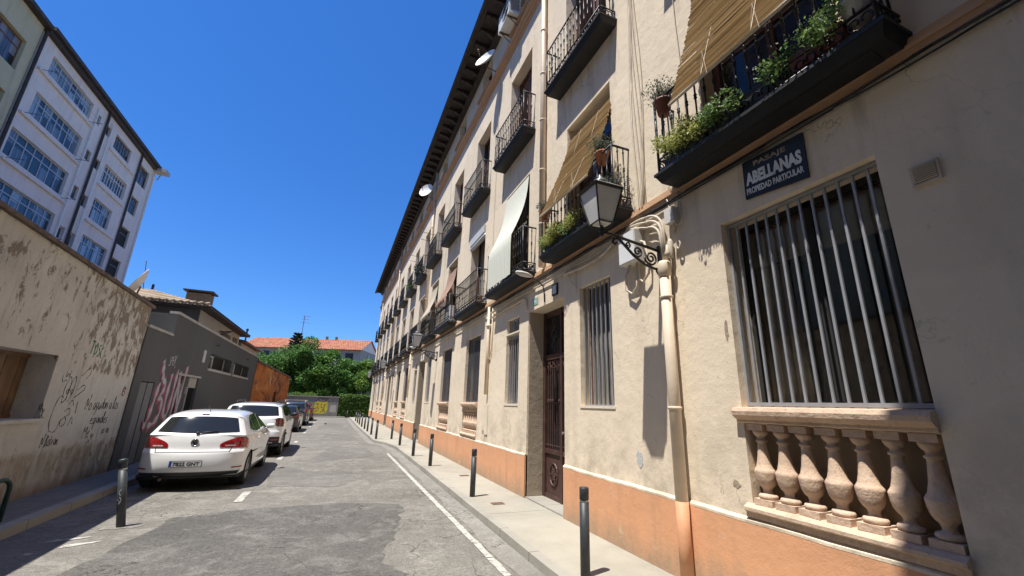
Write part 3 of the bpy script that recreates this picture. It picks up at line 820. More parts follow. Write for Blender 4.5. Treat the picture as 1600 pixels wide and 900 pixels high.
# ---- ground floor: wide windows with balustrades
def wide_window(c, near):
    a, b = c - .70, c + .70
    g = MB(); xg = XF + .10
    fr = .022
    for y in (a + .012, b - .012): g.box(xg - .018, xg + .018, y - .012, y + .012, 1.815, 3.655)
    for z in (1.83, 3.635): g.box(xg - .018, xg + .018, a + .024, b - .024, z - .016, z + .016)
    n = 13
    for i in range(1, n): 
        y = a + (b - a) * i / n
        g.box(xg - .0095, xg + .0095, y - .0095, y + .0095, 1.846, 3.619)
    gr = build(g, 'window_grille', 'grille_grey' if near else 'grille_dark', B)
    # frame with panes
    g = MB(); xw = XF + .30
    for y0, y1 in ((a, a + .05), (b - .05, b), (c - .03, c + .03)): g.box(xw - .02, xw + .03, y0, y1, 1.8, 3.66)
    for z0, z1 in ((1.8, 1.86), (3.60, 3.66)): g.box(xw - .02, xw + .03, a + .05, b - .05, z0, z1)
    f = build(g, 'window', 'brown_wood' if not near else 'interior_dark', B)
    for y0, y1 in ((a + .05, c - .03), (c + .03, b - .05)):
        g = MB(); g.box(xw, xw + .008, y0, y1, 1.86, 3.60); build(g, 'pane', 'clear_glass' if near else 'window_glass', f)
    # balustrade: rail, base, backing and balusters
    g = MB(); a2, b2 = a + .001, b + .055
    def mould(prof, y0, y1):
        pts = [(x, y0, z) for x, z in prof]; g.prism(pts, (0, y1 - y0, 0))
    mould([(XF + .16, 1.655), (XF + .01, 1.655), (XF - .02, 1.67), (XF - .02, 1.69), (XF - .045, 1.705), (XF - .075, 1.73), (XF - .08, 1.765), (XF - .065, 1.795), (XF + .16, 1.812)], a2, b2)
    mould([(XF + .18, .872), (XF - .028, .872), (XF - .028, .915), (XF - .055, .93), (XF - .055, .955), (XF + .0, .985), (XF + .18, .985)], a2, b2)
    rail = build(g, 'balustrade', 'balustrade', B)
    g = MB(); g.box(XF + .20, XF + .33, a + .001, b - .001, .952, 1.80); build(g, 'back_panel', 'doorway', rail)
    g = MB(); g.smooth = True
    y = a + .10; x = XF + .075
    g.lathe((x, y, 1.035), [(.060, 0), (.074, .010), (.076, .024), (.068, .038), (.040, .046), (.034, .065), (.040, .088), (.060, .108), (.076, .14), (.084, .18), (.087, .215), (.088, .228), (.080, .240), (.066, .262), (.053, .315), (.044, .375), (.037, .44), (.035, .462), (.047, .468), (.047, .484), (.034, .490), (.034, .51), (.050, .525), (.062, .545), (.066, .567)], 24)
    g.smooth = False
    g.box(x - .082, x + .082, y - .082, y + .082, .985, 1.035); g.box(x - .075, x + .075, y - .075, y + .075, 1.602, 1.655)
    bl = build(g, 'baluster', 'balustrade', rail)
    for i in range(1, 7):
        cc = copy_tree(bl, rail, (0, .2 * i + .004 * math.sin(i * 5.1), 0)); cc.rotation_euler = (.006 * math.sin(i * 3), .006 * math.cos(i * 7), .05 * math.sin(i * 4.3))
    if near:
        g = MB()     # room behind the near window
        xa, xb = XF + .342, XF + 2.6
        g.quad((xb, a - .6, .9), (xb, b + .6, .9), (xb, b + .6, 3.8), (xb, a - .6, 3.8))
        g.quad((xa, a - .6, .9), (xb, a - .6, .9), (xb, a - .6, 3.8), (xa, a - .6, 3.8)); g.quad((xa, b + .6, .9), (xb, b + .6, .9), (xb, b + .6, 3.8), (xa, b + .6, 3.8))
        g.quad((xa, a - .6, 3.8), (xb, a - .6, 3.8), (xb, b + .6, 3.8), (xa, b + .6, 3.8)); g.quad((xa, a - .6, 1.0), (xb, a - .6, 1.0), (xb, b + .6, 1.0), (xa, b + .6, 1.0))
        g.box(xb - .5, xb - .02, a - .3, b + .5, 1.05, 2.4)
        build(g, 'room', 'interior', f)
        P = []
        for i in range(25):
            yy = b - .02 - .34 * i / 24
            P.append([(XF + .42 + .035 * math.sin(i * 1.5), yy - (.10 * (3.5 - z) / 2 if i > 20 else 0), z) for z in (1.86, 2.4, 3.0, 3.6)])
        g = MB(); g.smooth = True; g.grid(P); build(g, 'curtain', 'curtain', f)
        g = MB(); g.box(XF + .38, XF + .40, a, b, 3.2, 3.6); build(g, 'blind_box', 'curtain', f)
    return rail
for i, c in enumerate(W_): wide_window(c, i == 0)

def narrow_window(c, i):
    y0, y1, z0, z1 = narrow(c, i)
    split = (i % 2 == 1)
    zs = [(z0, z1)] if not split else [(z0, 3.24), (3.34, z1)]
    fr = None
    for za, zb in zs:
        g = MB(); x = XF + .08
        n = 7 if i % 2 == 0 else 6
        for k in range(n + 1):
            y = y0 + .02 + (y1 - y0 - .04) * k / n
            g.box(x - .009, x + .009, y - .009, y + .009, za + .02, zb)
        for z in (za + .01, zb - .012): g.box(x - .015, x - .0111, y0, y1, z - .012, z + .012)
        build(g, 'window_grille', 'grille_grey', B)
        g = MB(); x = XF + .22
        for a, b in ((y0, y0 + .05), (y1 - .05, y1), (c - .02, c + .02)): g.box(x - .02, x + .03, a, b, za, zb)
        f = build(g, 'window', 'brown_wood', B)
        g = MB(); g.box(x, x + .01, y0 + .05, y1 - .05, za, zb); build(g, 'pane', 'window_glass', f)
        g = MB(); g.box(XF - .012, XF + .2, y0 - .02, y1 + .02, za - .03, za - .001 if not split else za + .001); build(g, 'window_sill', 'facade_light', B)
for i, c in enumerate(N_): narrow_window(c, i)

def front_door(c):
    y0, y1 = c - .75, c + .75; x = XF + .40
    g = MB()
    for a, b in ((y0, y0 + .10), (y1 - .10, y1), (c - .03, c + .03)): g.box(x - .05, x + .04, a, b, .10, 3.65)
    for z0, z1 in ((3.53, 3.65), (2.66, 2.76), (.90, .98), (.10, .2)): 
        g.box(x - .04, x + .035, y0 + .10, c - .03, z0, z1); g.box(x - .04, x + .035, c + .03, y1 - .10, z0, z1)
    d = build(g, 'entrance_door', 'door_iron', B)
    for a, b in ((y0 + .10, c - .03), (c + .03, y1 - .10)):
        g = MB(); g.box(x - .01, x + .02, a, b, .2, .90)
        m = (a + b) / 2
        g.tube([(x - .02, m + .15 * math.cos(t * PI / 10), .55 + .19 * math.sin(t * PI / 10)) for t in range(20)], .016, 6, True)
        for t in range(6):
            an = t * PI / 3
            g.tube([(x - .02, m, .55), (x - .02, m + .13 * math.cos(an), .55 + .17 * math.sin(an))], .010, 5)
            g.tube([(x - .02, m + .05 * math.cos(an) + .025 * math.cos(q), .55 + .07 * math.sin(an) + .03 * math.sin(q)) for q in [r * PI / 4 for r in range(8)]], .008, 4, True)
        build(g, 'kick_panel', 'door_iron', d)
        g = MB()
        for i in range(1, 7):
            y = a + (b - a) * i / 7
            g.tube([(x - .02, y, .98), (x - .02, y, 2.66)], .010, 6); g.lathe((x - .02, y, 1.85), [(.01, -.05), (.024, -.02), (.024, .02), (.01, .05)], 6)
        for z in (2.5, 1.05): g.tube([(x - .02, a, z), (x - .02, b, z)], .010, 5)
        for i in range(4):
            yy = a + (b - a) * (i + .5) / 4
            g.tube([(x - .02, yy + .06 * math.cos(t * PI / 6), 2.58 + .06 * math.sin(t * PI / 6)) for t in range(12)], .007, 4, True)
        for k in range(3):
            zz = 2.95 + k * .22
            g.tube([(x - .02, m + .1 * math.cos(t * PI / 5) * (1 if k % 2 else .6), zz + .1 * math.sin(t * PI / 5)) for t in range(10)], .008, 4, True)
        build(g, 'iron_grille', 'door_iron', d)
        g = MB(); g.box(x + .015, x + .022, a, b, .98, 3.53); build(g, 'pane', 'window_glass', d)
    g = MB(); g.lathe((x - .07, c - .1, 1.3), [(.02, -.01), (.025, .0), (.02, .05)], 8, 'x'); build(g, 'handle', 'steel', d)
    g = MB(); g.box(XF - .0, XF + .44, y0 + .001, y1 - .001, .095, .125); build(g, 'doorstep', 'kerb', B)
    return d
for c in D_: front_door(c)
# rough worn render on the door jambs: thin skins inside the recess
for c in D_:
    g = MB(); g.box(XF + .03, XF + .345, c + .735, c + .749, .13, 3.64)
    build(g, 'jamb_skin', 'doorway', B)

# flaked chips of plaster showing the pale coat below
def chip(y, z, ry, rz, seed, mat='chip'):
    rc = random.Random(seed); g = MB(); n = 15
    P = [(XF - .001, y + ry * math.cos(2 * PI * k / n) * rc.uniform(.55, 1.1), z + rz * math.sin(2 * PI * k / n) * rc.uniform(.55, 1.1)) for k in range(n)]
    g.prism(P, (-.0035, 0, 0)); build(g, 'plaster_chip', mat, B)
plaster('chip', (.50, .50, .49), dirt=(.36, .33, .28), dirt_amt=.6, bumpv=.5, seed=41)
plaster('chip_brown', (.38, .30, .22), dirt=(.25, .2, .15), dirt_amt=.6, bumpv=.7, seed=43)
for q_ in ((4.40, 1.17, .07, .13, 1, 'chip'), (10.35, 1.1, .12, .05, 6, 'chip_brown'), (3.05, 1.12, .05, .04, 4, 'chip_brown'), (2.97, 2.55, .03, .12, 8, 'chip_brown')): chip(*q_)
# rain pipes
def pipe(c, z0, z1, r, x, mat='pipe'):
    g = MB(); g.smooth = True
    g.tube([(x, c, z0), (x, c, z1)], r, 12)
    z = z0 + .9
    while z < z1: 
        g.lathe((x, c, z), [(r, 0), (r + .012, .005), (r + .012, .03), (r, .035)], 12); g.tube([(x, c, z + .015), (XF + .01, c, z + .015)], .012, 5); z += 1.25
    return g
for c in (7.0, 19.56, 32.1, 44.7):
    build(pipe(c, 4.42, 13.75, .062, XF - .085), 'rain_pipe', 'pipe', B)
g = pipe(3.66, .86, 3.45, .065, XF - .09)
g.lathe((XF - .09, 3.66, 3.28), [(.065, 0), (.078, .01), (.078, .16), (.06, .19)], 12)
build(g, 'rain_pipe', 'pipe', B)
g = MB(); g.smooth = True; g.tube([(XF - .09, 3.66, .10), (XF - .09, 3.66, .858)], .067, 12); build(g, 'rain_pipe', 'pipe_orange', B)
for c in (10.15, 22.9, 35.4):
    g = MB(); g.smooth = True
    g.tube([(XF - .05, c, 2.0), (XF - .05, c, 4.25)], .045, 10); g.lathe((XF - .05, c, 3.7), [(.045, 0), (.07, .02), (.07, .06), (.045, .09)], 10)
    g.tube([(XF - .03, c - .22, 4.2), (XF - .03, c - .22, 3.1), (XF - .03, c - .1, 2.9), (XF - .03, c + .12, 2.85), (XF - .03, c + .15, 2.5), (XF - .03, c + .1, 2.1)], .016, 6)
    build(g, 'conduit', 'pipe', B)
    g = MB(); g.box(XF - .02, XF + .0, c - .11, c + .11, 1.05, 1.75); build(g, 'meter_hatch', 'facade_light', B)

# cables strung along and down the facade
def sag(p, q, d, n=10):
    p = Vector(p); q = Vector(q)
    return [p.lerp(q, i / n) - Vector((0, 0, d * 4 * (i / n) * (1 - i / n))) for i in range(n + 1)]
rnd = random.Random(5)
g = MB(); g.smooth = True
for j, (zz, xx, rr) in enumerate(((4.245, .03, .010), (4.225, .045, .011), (4.205, .03, .008), (4.44, .10, .009))):
    y = -4.0
    while y < 46:
        y2 = y + rnd.uniform(.8, 1.5)
        if not (j == 3): g.tube(sag((XF - xx, y, zz + rnd.uniform(-.01, .01)), (XF - xx, y2, zz + rnd.uniform(-.01, .01)), rnd.uniform(.0, .018), 5), rr, 5)
        y = y2
build(g, 'cable_run', 'cable_black', B)
g = MB(); g.smooth = True
y = 4.3
while y < 46:
    y2 = y + rnd.uniform(1.0, 1.8); g.tube(sag((XF - .04, y, 4.09), (XF - .04, y2, 4.09), rnd.uniform(.01, .05), 6), .015, 6); y = y2
g.tube([(XF - .05, 5.05, 3.98), (XF - .05, 5.6, 3.98), (XF - .05, 6.1, 4.02), (XF - .05, 6.15, 4.0)], .022, 8)
g.tube([(XF - .05, 4.55, 4.15), (XF - .05, 4.9, 4.02), (XF - .05, 5.1, 3.98)], .022, 8)
g.tube([(XF - .03, 7.78, 3.7), (XF - .03, 7.8, 3.93), (XF - .03, 7.95, 3.98), (XF - .03, 8.6, 3.97), (XF - .03, 9.7, 3.95), (XF - .03, 10.15, 3.93)], .02, 8)
build(g, 'conduit', 'cable_cream', B)
g = MB(); g.smooth = True       # conduits arching round the head of the near pipe
for k, (r_, dz) in enumerate(((.30, 0), (.26, -.04), (.22, -.09))):
    pts = [(XF - .05 - .01 * k, 4.35 - k * .03, 4.02 - .03 * k)]
    for i in range(9):
        a = PI * .5 * i / 8
        pts.append((XF - .06 - .012 * k, 3.66 + .02 * k + r_ * (1 - math.sin(a)) * 1.0, 3.78 + r_ * math.cos(a) + dz + .10))
    pts.append((XF - .075, 3.62 + .025 * k, 3.48))
    g.tube(pts[1:], .017, 7)
    g.tube(sag((XF - .05, 4.35 + .02 * k, 4.20 - .02 * k), pts[1], -.02, 6), .017, 7)
g.tube([(XF - .06, 3.44 + .03 * math.cos(t), 3.62 + .055 * math.sin(t)) for t in [i * PI / 5 for i in range(10)]], .012, 6, True)
g.tube([(XF - .04, 3.55, 4.0), (XF - .05, 3.42, 3.85), (XF - .05, 3.35, 3.9), (XF - .04, 3.38, 4.15)], .010, 6)
g.tube([(XF - .04, 4.5, 3.95), (XF - .06, 4.25, 3.99), (XF - .06, 4.02, 3.86), (XF - .06, 3.95, 3.6), (XF - .06, 3.97, 3.42), (XF - .06, 4.08, 3.33), (XF - .06, 4.16, 3.40), (XF - .06, 4.18, 3.62)], .017, 7)
g.tube([(XF - .06, 4.30, 3.66), (XF - .06, 4.42, 3.50), (XF - .06, 4.42, 3.30), (XF - .06, 4.30, 3.22), (XF - .06, 4.20, 3.30), (XF - .06, 4.18, 3.62)], .018, 7)
build(g, 'conduit', 'cable_cream', B)
for i in range(5):       # thin wires falling between the bays
    g = MB(); g.smooth = True
    y = 3.95 + i * .045; g.tube([(XF - .02 - .005 * i, y + .04 * math.sin(z * 1.7 + i), z) for z in [4.2 + .55 * k for k in range(17)]], .0055, 4)
    build(g, 'hanging_wire', 'cable_cream', B)
for yy in (3.20, 16.2, 10.2):
    g = MB(); g.smooth = True
    g.tube([(XF - .02, yy + .015 * math.sin(z * 2), z) for z in [4.5 + .55 * k for k in range(15)]], .006, 4); build(g, 'hanging_wire', 'cable_cream', B)
for P_, r_ in (([(XF - .03, 3.6, 4.3), (XF - .04, 3.52, 4.0), (XF - .03, 3.5, 3.8), (XF - .03, 3.44, 3.95), (XF - .03, 3.4, 4.3)], .008), (sag((XF - .03, 6.1, 4.1), (XF - .03, 5.72, 3.68), .08), .006), ([(XF - .02, 5.8, 4.1), (XF - .02, 5.8, 3.6)], .006)):
    g = MB(); g.smooth = True; g.tube(P_, r_, 4); build(g, 'hanging_wire', 'cable_cream', B)
# air vent beside the near window
g = MB(); g.box(XF - .022, XF + .0, 1.17, 1.325, 3.285, 3.435); g.cur = 1; g.box(XF - .0235, XF - .0221, 1.185, 1.31, 3.30, 3.42)
g.cur = 0
for i in range(8): g.obox((XF - .027, 1.2475, 3.309 + i * .0145), (.004, 0, -.003), (0, .0625, 0), (.0, 0, .0016))
build(g, 'air_vent', ['cable_cream', 'interior_dark'], B)

# ================================================================== THINGS ON THE FACADE
# passage name sign
sg = thing('street_sign', (XF - .003, 2.26, 3.72), 'dark blue enamel sign reading pasaje abellanas over the barred window', 'sign')
g = MB(); g.prism([(XF - .003, 2.56, 3.785), (XF - .003, 1.96, 3.715), (XF - .003, 1.95, 4.155), (XF - .003, 2.55, 4.185)], (-.018, 0, 0))
build(g, 'plate', 'sign_blue', sg)
sl_ = (0, -.6, -.045)
g = MB(); text_mesh(g, 'PASAJE', (XF - .0215, 2.43, 4.075), sl_, (0, 0, 1), .065, .32, .004, .02); build(g, 'lettering', 'sign_faded', sg)
g = MB(); text_mesh(g, 'ABELLANAS', (XF - .0215, 2.53, 3.915), sl_, (0, 0, 1), .135, .545, .004, .05)
text_mesh(g, 'PROPIEDAD PARTICULAR', (XF - .0215, 2.535, 3.82), sl_, (0, 0, 1), .065, .55, .004, .02); build(g, 'lettering', 'sign_letters', sg)

# wall lanterns
def lantern_lamp(y):
    t = thing('wall_lantern', (XF, y, 3.4), 'black iron wall lantern', 'street lamp', 'lanterns on scrolled brackets along the facade')
    x0 = XF; xl = 2.66; zb = 3.62
    g = MB(); g.smooth = True
    g.smooth = False; g.box(x0 - .03, x0, y - .035, y + .035, 3.36, 3.72); g.smooth = True
    g.tube([(x0 - .02, y, 3.66), (xl + .1, y, 3.76), (xl, y, 3.76)], .018, 8)
    low = [(x0 - .02, y, 3.42), (x0 - .12, y, 3.42), (x0 - .26, y, 3.45), (x0 - .42, y, 3.54), (x0 - .56, y, 3.66), (x0 - .64, y, 3.72), (x0 - .70, y, 3.70), (x0 - .72, y, 3.66), (x0 - .69, y, 3.635), (x0 - .66, y, 3.66)]
    g.tube(low, .017, 8)
    def spiral(cx, cz, r, turns, a0, dr=1):
        return [(cx + (r * (1 - .8 * k / 24)) * math.cos(a0 + dr * turns * 2 * PI * k / 24), y, cz + (r * (1 - .8 * k / 24)) * math.sin(a0 + dr * turns * 2 * PI * k / 24)) for k in range(25)]
    g.tube(spiral(x0 - .16, 3.55, .098, 1.8, PI), .013, 6); g.tube(spiral(x0 - .36, 3.60, .072, 1.6, PI * 1.2), .012, 6); g.tube(spiral(x0 - .50, 3.665, .046, 1.4, PI), .010, 6)
    g.tube(spiral(x0 - .06, 3.40, .04, 1.3, 0, -1), .010, 6); g.tube(spiral(x0 - .03, 3.70, .035, 1.2, PI, -1), .009, 6)
    g.lathe((x0 - .05, y, 3.33), [(.0, 0), (.025, .03), (.012, .06), (.02, .09)], 8)
    build(g, 'bracket', 'black_iron', t)
    zc_ = 3.86
    g = MB(); g.smooth = True
    g.lathe((xl, y, 3.70), [(.0, 0), (.03, .02), (.018, .05), (.04, .08), (.02, .10), (.018, .14)], 10)
    for a in range(4):
        an = PI / 4 + a * PI / 2
        g.tube([(xl, y, 3.82), (xl + .07 * math.cos(an), y + .07 * math.sin(an), 3.80), (xl + .135 * math.cos(an), y + .135 * math.sin(an), zc_ + .005)], .008, 6)
    build(g, 'lamp_holder', 'black_iron', t)
    bw, tw_, h = .10, .185, .42
    zt = zc_ + h
    g = MB()
    def ring(r, z, th=.012):
        for a, b in (((-1, -1), (1, -1)), ((1, -1), (1, 1)), ((1, 1), (-1, 1)), ((-1, 1), (-1, -1))):
            g.tube([(xl + a[0] * r, y + a[1] * r, z), (xl + b[0] * r, y + b[1] * r, z)], th, 4)
    ring(bw, zc_); ring(tw_, zt, .016)
    for sx_ in (-1, 1):
        for sy_ in (-1, 1): g.tube([(xl + sx_ * bw, y + sy_ * bw, zc_), (xl + sx_ * tw_, y + sy_ * tw_, zt)], .011, 5)
    build(g, 'lamp_frame', 'black_iron', t)
    g = MB(); g.add([(xl - .21, y - .21, zt + .012), (xl + .21, y - .21, zt + .012), (xl + .21, y + .21, zt + .012), (xl - .21, y + .21, zt + .012),
           (xl - .10, y - .10, zt + .10), (xl + .10, y - .10, zt + .10), (xl + .10, y + .10, zt + .10), (xl - .10, y + .10, zt + .10)],
          [(0, 3, 2, 1), (4, 5, 6, 7), (0, 1, 5, 4), (1, 2, 6, 5), (2, 3, 7, 6), (3, 0, 4, 7)])
    g.smooth = True
    g.lathe((xl, y, zt + .10), [(.085, 0), (.09, .04), (.075, .055), (.05, .08), (.02, .095), (.03, .12), (.0, .15)], 12)
    build(g, 'lamp_roof', 'lamp_roof', t)
    g = MB()
    e = .004
    q = [[(xl + sx_ * (r - e), y + sy_ * (r - e), z) for sx_, sy_ in ((-1, -1), (1, -1), (1, 1), (-1, 1))] for r, z in ((bw, zc_), (tw_, zt))]
    for i in range(4): g.quad(q[0][i], q[0][(i + 1) % 4], q[1][(i + 1) % 4], q[1][i])
    g.quad(*q[0])
    build(g, 'lamp_glass', 'lamp_glass', t)
    return t
l0 = lantern_lamp(3.80)
relabel(l0, 'nearest black lantern on a scrolled bracket beside the beige drainpipe')
l1 = copy_tree(l0, None, (0, 12.6, 0)); relabel(l1, 'second lantern along the facade, over the row of doorways')
l2 = copy_tree(l0, None, (0, 25.2, 0)); relabel(l2, 'third lantern along the facade, small and halfway down')
l3 = copy_tree(l0, None, (0, 37.8, 0)); relabel(l3, 'farthest tiny lantern near the end of the facade')

# modern luminaires over the entrances
def luminaire(c):
    t = thing('entrance_lamp', (XF, c, 3.7), 'lamp', 'lamp', 'small white lamps on curved arms over the doorways')
    g = MB(); g.smooth = True
    g.tube([(XF - .02, c, 3.70), (XF - .03, c, 3.92), (XF - .06, c, 4.02), (XF - .15, c, 4.10), (XF - .30, c, 4.16)], .012, 6); build(g, 'arm', 'black_iron', t)
    g = MB(); g.smooth = True
    g.lathe((0, 0, 0), [(0, -.20), (.05, -.18), (.085, -.08), (.08, .05), (.05, .13), (.025, .17), (0, .18)], 12, 'x')
    g.v = [(XF - .45 + p[0], c + p[1], 4.20 + p[2] * .55 - .12 * p[0]) for p in g.v]
    build(g, 'lamp_head', 'white_box', t)
    return t
e0 = luminaire(6.98); relabel(e0, 'white lamp on a curved arm above the nearest iron door')
e1 = copy_tree(e0, None, (0, 12.56, 0)); relabel(e1, 'white lamp above the second doorway, under the second lantern')
e2 = copy_tree(e0, None, (0, 25.1, 0)); relabel(e2, 'white lamp above the farther doorway deep down the passage')
g = MB(); g.prism([(XF - .001, 7.53, 3.74), (XF - .001, 7.30, 3.74), (XF - .001, 7.30, 3.88), (XF - .001, 7.53, 3.88)], (-.008, 0, 0)); g.cur = 1; g.box(XF - .0105, XF - .0092, 7.36, 7.47, 3.79, 3.83)
tag(build(g, 'number_plate', ['plate_green', 'plate_white']), 'small green plate on the lintel left of the entrance lamp', 'sign')
g = MB(); g.box(XF - .03, XF - .001, 6.46, 6.66, 3.74, 3.96); g.cur = 1; g.box(XF - .034, XF - .0301, 6.49, 6.63, 3.77, 3.93)
tag(build(g, 'wall_box', ['black_iron', 'white_box']), 'small dark framed box on the lintel right of the entrance lamp', 'box')
# junction box by the near lantern
jb = thing('junction_box', (XF, 4.2, 3.62), 'white rectangular junction box with curling conduits behind the near lantern bracket', 'junction box')
g = MB(); g.box(XF - .16, XF - .001, 4.08, 4.42, 3.63, 4.06); build(g, 'case', 'white_box', jb)
g = MB(); g.box(XF - .172, XF - .16, 4.09, 4.41, 3.64, 4.05); build(g, 'cover', 'white_plastic', jb)
jb = thing('cable_splitter', (XF, 3.52, 3.9), 'pale grey cable terminal above the drainpipe head', 'junction box')
g = MB(); g.box(XF - .09, XF - .001, 3.46, 3.60, 3.93, 4.12); build(g, 'case', 'white_box', jb)
g = MB(); g.smooth = True; g.lathe((XF - .05, 3.58, 3.50), [(.03, 0), (.036, .02), (.036, .2), (.015, .24)], 8); g.lathe((XF - .13, 3.55, 3.48), [(0, 0), (.03, .02), (.034, .06), (.02, .09), (.012, .16)], 8); build(g, 'cable_gland', 'cable_cream', jb)

# satellite dishes and air conditioner
def dish(loc, aim, r, label, mat='dish'):
    t = thing('satellite_dish', loc, label, 'satellite dish')
    aim = Vector(aim).normalized(); u = aim.cross(Vector((0, 0, 1))).normalized(); v = u.cross(aim)
    L_ = Vector(loc)
    g = MB(); g.smooth = True
    P = []
    for i in range(7):
        rr = r * i / 6
        P.append([L_ + aim * (.28 * rr * rr / r) + (u * math.cos(a) * .92 + v * math.sin(a)) * rr for a in [2 * PI * k / 24 for k in range(25)]])
    g.grid(P)
    g.grid([[p - aim * .012 for p in row] for row in P]); g.grid([P[-1], [p - aim * .012 for p in P[-1]]])
    build(g, 'reflector', mat, t)
    g = MB(); g.smooth = True
    tip = L_ + aim * r * 1.0 - v * r * .35
    g.tube([L_ - v * r * .95 + aim * .05, tip], .010, 6); g.lathe(tip, [(.0, -.03), (.03, -.02), (.03, .04), (.0, .05)], 8)
    build(g, 'feed_arm', 'metal_rust', t)
    return t, L_, aim, u, v
t, L_, aim, u, v = dish((3.05, 10.25, 12.25), (-.9, -.55, .45), .40, 'white satellite dish under the eave beside the air conditioner')
g = MB(); g.tube([L_ - aim * .02, L_ - aim * .1 - v * .25, (XF, 10.3, 11.98)], .018, 6); build(g, 'mount', 'metal_rust', t)
t, L_, aim, u, v = dish((3.02, 19.7, 12.35), (-.75, -.8, .35), .42, 'smaller white satellite dish farther along the eave above a rain pipe')
g = MB(); g.tube([L_ - aim * .02, L_ - aim * .1 - v * .25, (XF, 19.75, 12.05)], .018, 6); build(g, 'mount', 'metal_rust', t)
t, L_, aim, u, v = dish((-4.62, 12.1, 4.22), (-.85, -.35, .45), .42, 'grey white satellite dish standing behind the peeling wall top')
g = MB(); g.tube([L_ - aim * .02, L_ - aim * .08 - v * .2, (-4.55, 12.1, 3.62)], .02, 6); g.tube([L_ - aim * .08 + u * .1, L_ + Vector((-.05, .1, .65))], .008, 4); build(g, 'mount', 'metal_rust', t)
ac = thing('air_conditioner', (3.3, 8.9, 12.25), 'white outdoor air conditioning unit on brackets just under the eave', 'air conditioner')
g = MB(); g.box(3.06, 3.40, 8.42, 9.28, 12.30, 12.92); build(g, 'case', 'white_plastic', ac)
g = MB(); g.smooth = True
for r_ in (.06, .11, .16, .21, .25): g.tube([(3.052, 8.72 + r_ * math.cos(a), 12.61 + r_ * math.sin(a)) for a in [2 * PI * k / 20 for k in range(20)]], .006, 4, True)
build(g, 'fan_guard', 'black_plastic', ac)
g = MB()
for y in (8.55, 9.15): g.box(3.04, XF + .001, y - .02, y + .02, 12.26, 12.30); g.tube([(3.1, y, 12.27), (XF, y, 11.95)], .014, 5)
for i in range(9): g.box(3.10, 3.36, 8.412, 8.419, 12.42 + i * .05, 12.44 + i * .05)
build(g, 'bracket', 'metal_rust', ac)

# blinds
def straw_blind(y0, y1, top, bot, label, lift=0.0):
    t = thing('straw_blind', (XF, (y0 + y1) / 2, bot[1]), label, 'blind', 'straw blinds over the near balconies')
    g = MB(); n = 118; rnd = random.Random(int(y0 * 10))
    for i in range(n):
        f = i / (n - 1)
        x = top[0] + (bot[0] - top[0]) * f + .035 * math.sin(f * PI)
        z = top[1] + (bot[1] - top[1]) * f
        skew = .10 * math.sin(f * 3) + rnd.uniform(-.012, .012)
        a = y0 - .02 * f + rnd.uniform(-.02, .02); b = y1 + .18 * f * lift + rnd.uniform(-.02, .02)
        m = (a + b) / 2
        wv = rnd.uniform(-.012, .012)
        g.tube([(x, a, z + wv), (x - .008 + wv, m, z - .012 + rnd.uniform(-.006, .006)), (x, b, z - wv)], .0085 + rnd.uniform(-.002, .002), 4)
    build(g, 'slats', 'straw', t)
    g = MB()
    for k in range(2):
        yy = y0 + (y1 - y0) * (.28 + .42 * k)
        g.tube([(top[0] - .02, yy, top[1]), ((top[0] + bot[0]) / 2 + .04, yy + .04, (top[1] + bot[1]) / 2), (bot[0] - .015, yy + .05, bot[1]), (bot[0] - .02, yy + .0, bot[1] + .25), (bot[0] - .02, yy - .03, bot[1] - .05)], .003, 4)
    g.tube([(bot[0], y0 - .03, bot[1] - .02), (bot[0], y1 + .18 * lift + .02, bot[1] - .02)], .016, 8)
    build(g, 'cord', 'cable_cream', t)
    return t
straw_blind(1.50, 2.86, (XF - .01, 6.92), (3.03, 5.06), 'large straw blind over the nearest balcony, top right', .5)
straw_blind(4.68, 6.04, (XF + .05, 6.72), (3.03, 5.10), 'straw blind draped over the balcony behind the near lantern', 1.0)
def cloth(name, pts, y0, y1, mat, label, cat, y0b=None, y1b=None):
    g = MB(); g.smooth = True
    P = []
    m = len(pts)
    for i, (x, z) in enumerate(pts):
        f = i / (m - 1); a = y0 + ((y0b if y0b is not None else y0) - y0) * f; b = y1 + ((y1b if y1b is not None else y1) - y1) * f
        P.append([(x - .008 * math.sin(k * 1.9) * f, a + (b - a) * k / 14, z) for k in range(15)])
    g.grid(P); g.grid([[(p[0] + .004, p[1], p[2]) for p in r] for r in P])
    return tag(build(g, name, mat), label, cat)
def drape(zt, zr, zb, n=8):
    pts = []
    for i in range(n + 1):
        f = i / n; pts.append((XF - .01 + (3.15 - XF + .01) * f + .09 * math.sin(f * PI), zt + (zr - zt) * f))
    pts += [(3.145, zr - .2), (3.15, (zr + zb) / 2), (3.16, zb)]
    return pts
cloth('cloth_blind', drape(6.95, 5.42, 4.50), 7.86, 9.26, 'striped_cloth', 'pale green striped cloth blind hanging over a balcony rail', 'blind', 7.96, 9.45)
cloth('awning', drape(6.6, 5.44, 5.3), 14.2, 15.5, 'brown_awning', 'reddish brown cloth awning over a first floor balcony', 'awning', 14.0, 15.7)
cloth('awning', drape(6.7, 5.44, 5.25), 17.35, 18.6, 'cream_awning', 'faded beige cloth awning farther along the first floor', 'awning', 17.2, 18.9)
g = MB(); g.smooth = True
g.lathe((XF + .02, 11.7, 6.66), [(.0, -.72), (.07, -.72), (.075, 0), (.07, .72), (0, .72)], 10, 'y'); g.smooth = False; g.box(XF - .06, XF + .1, 10.98, 12.42, 6.74, 6.98)
tag(build(g, 'roller_shade', 'frame_white'), 'rolled up white shade at the head of a balcony opening', 'blind')
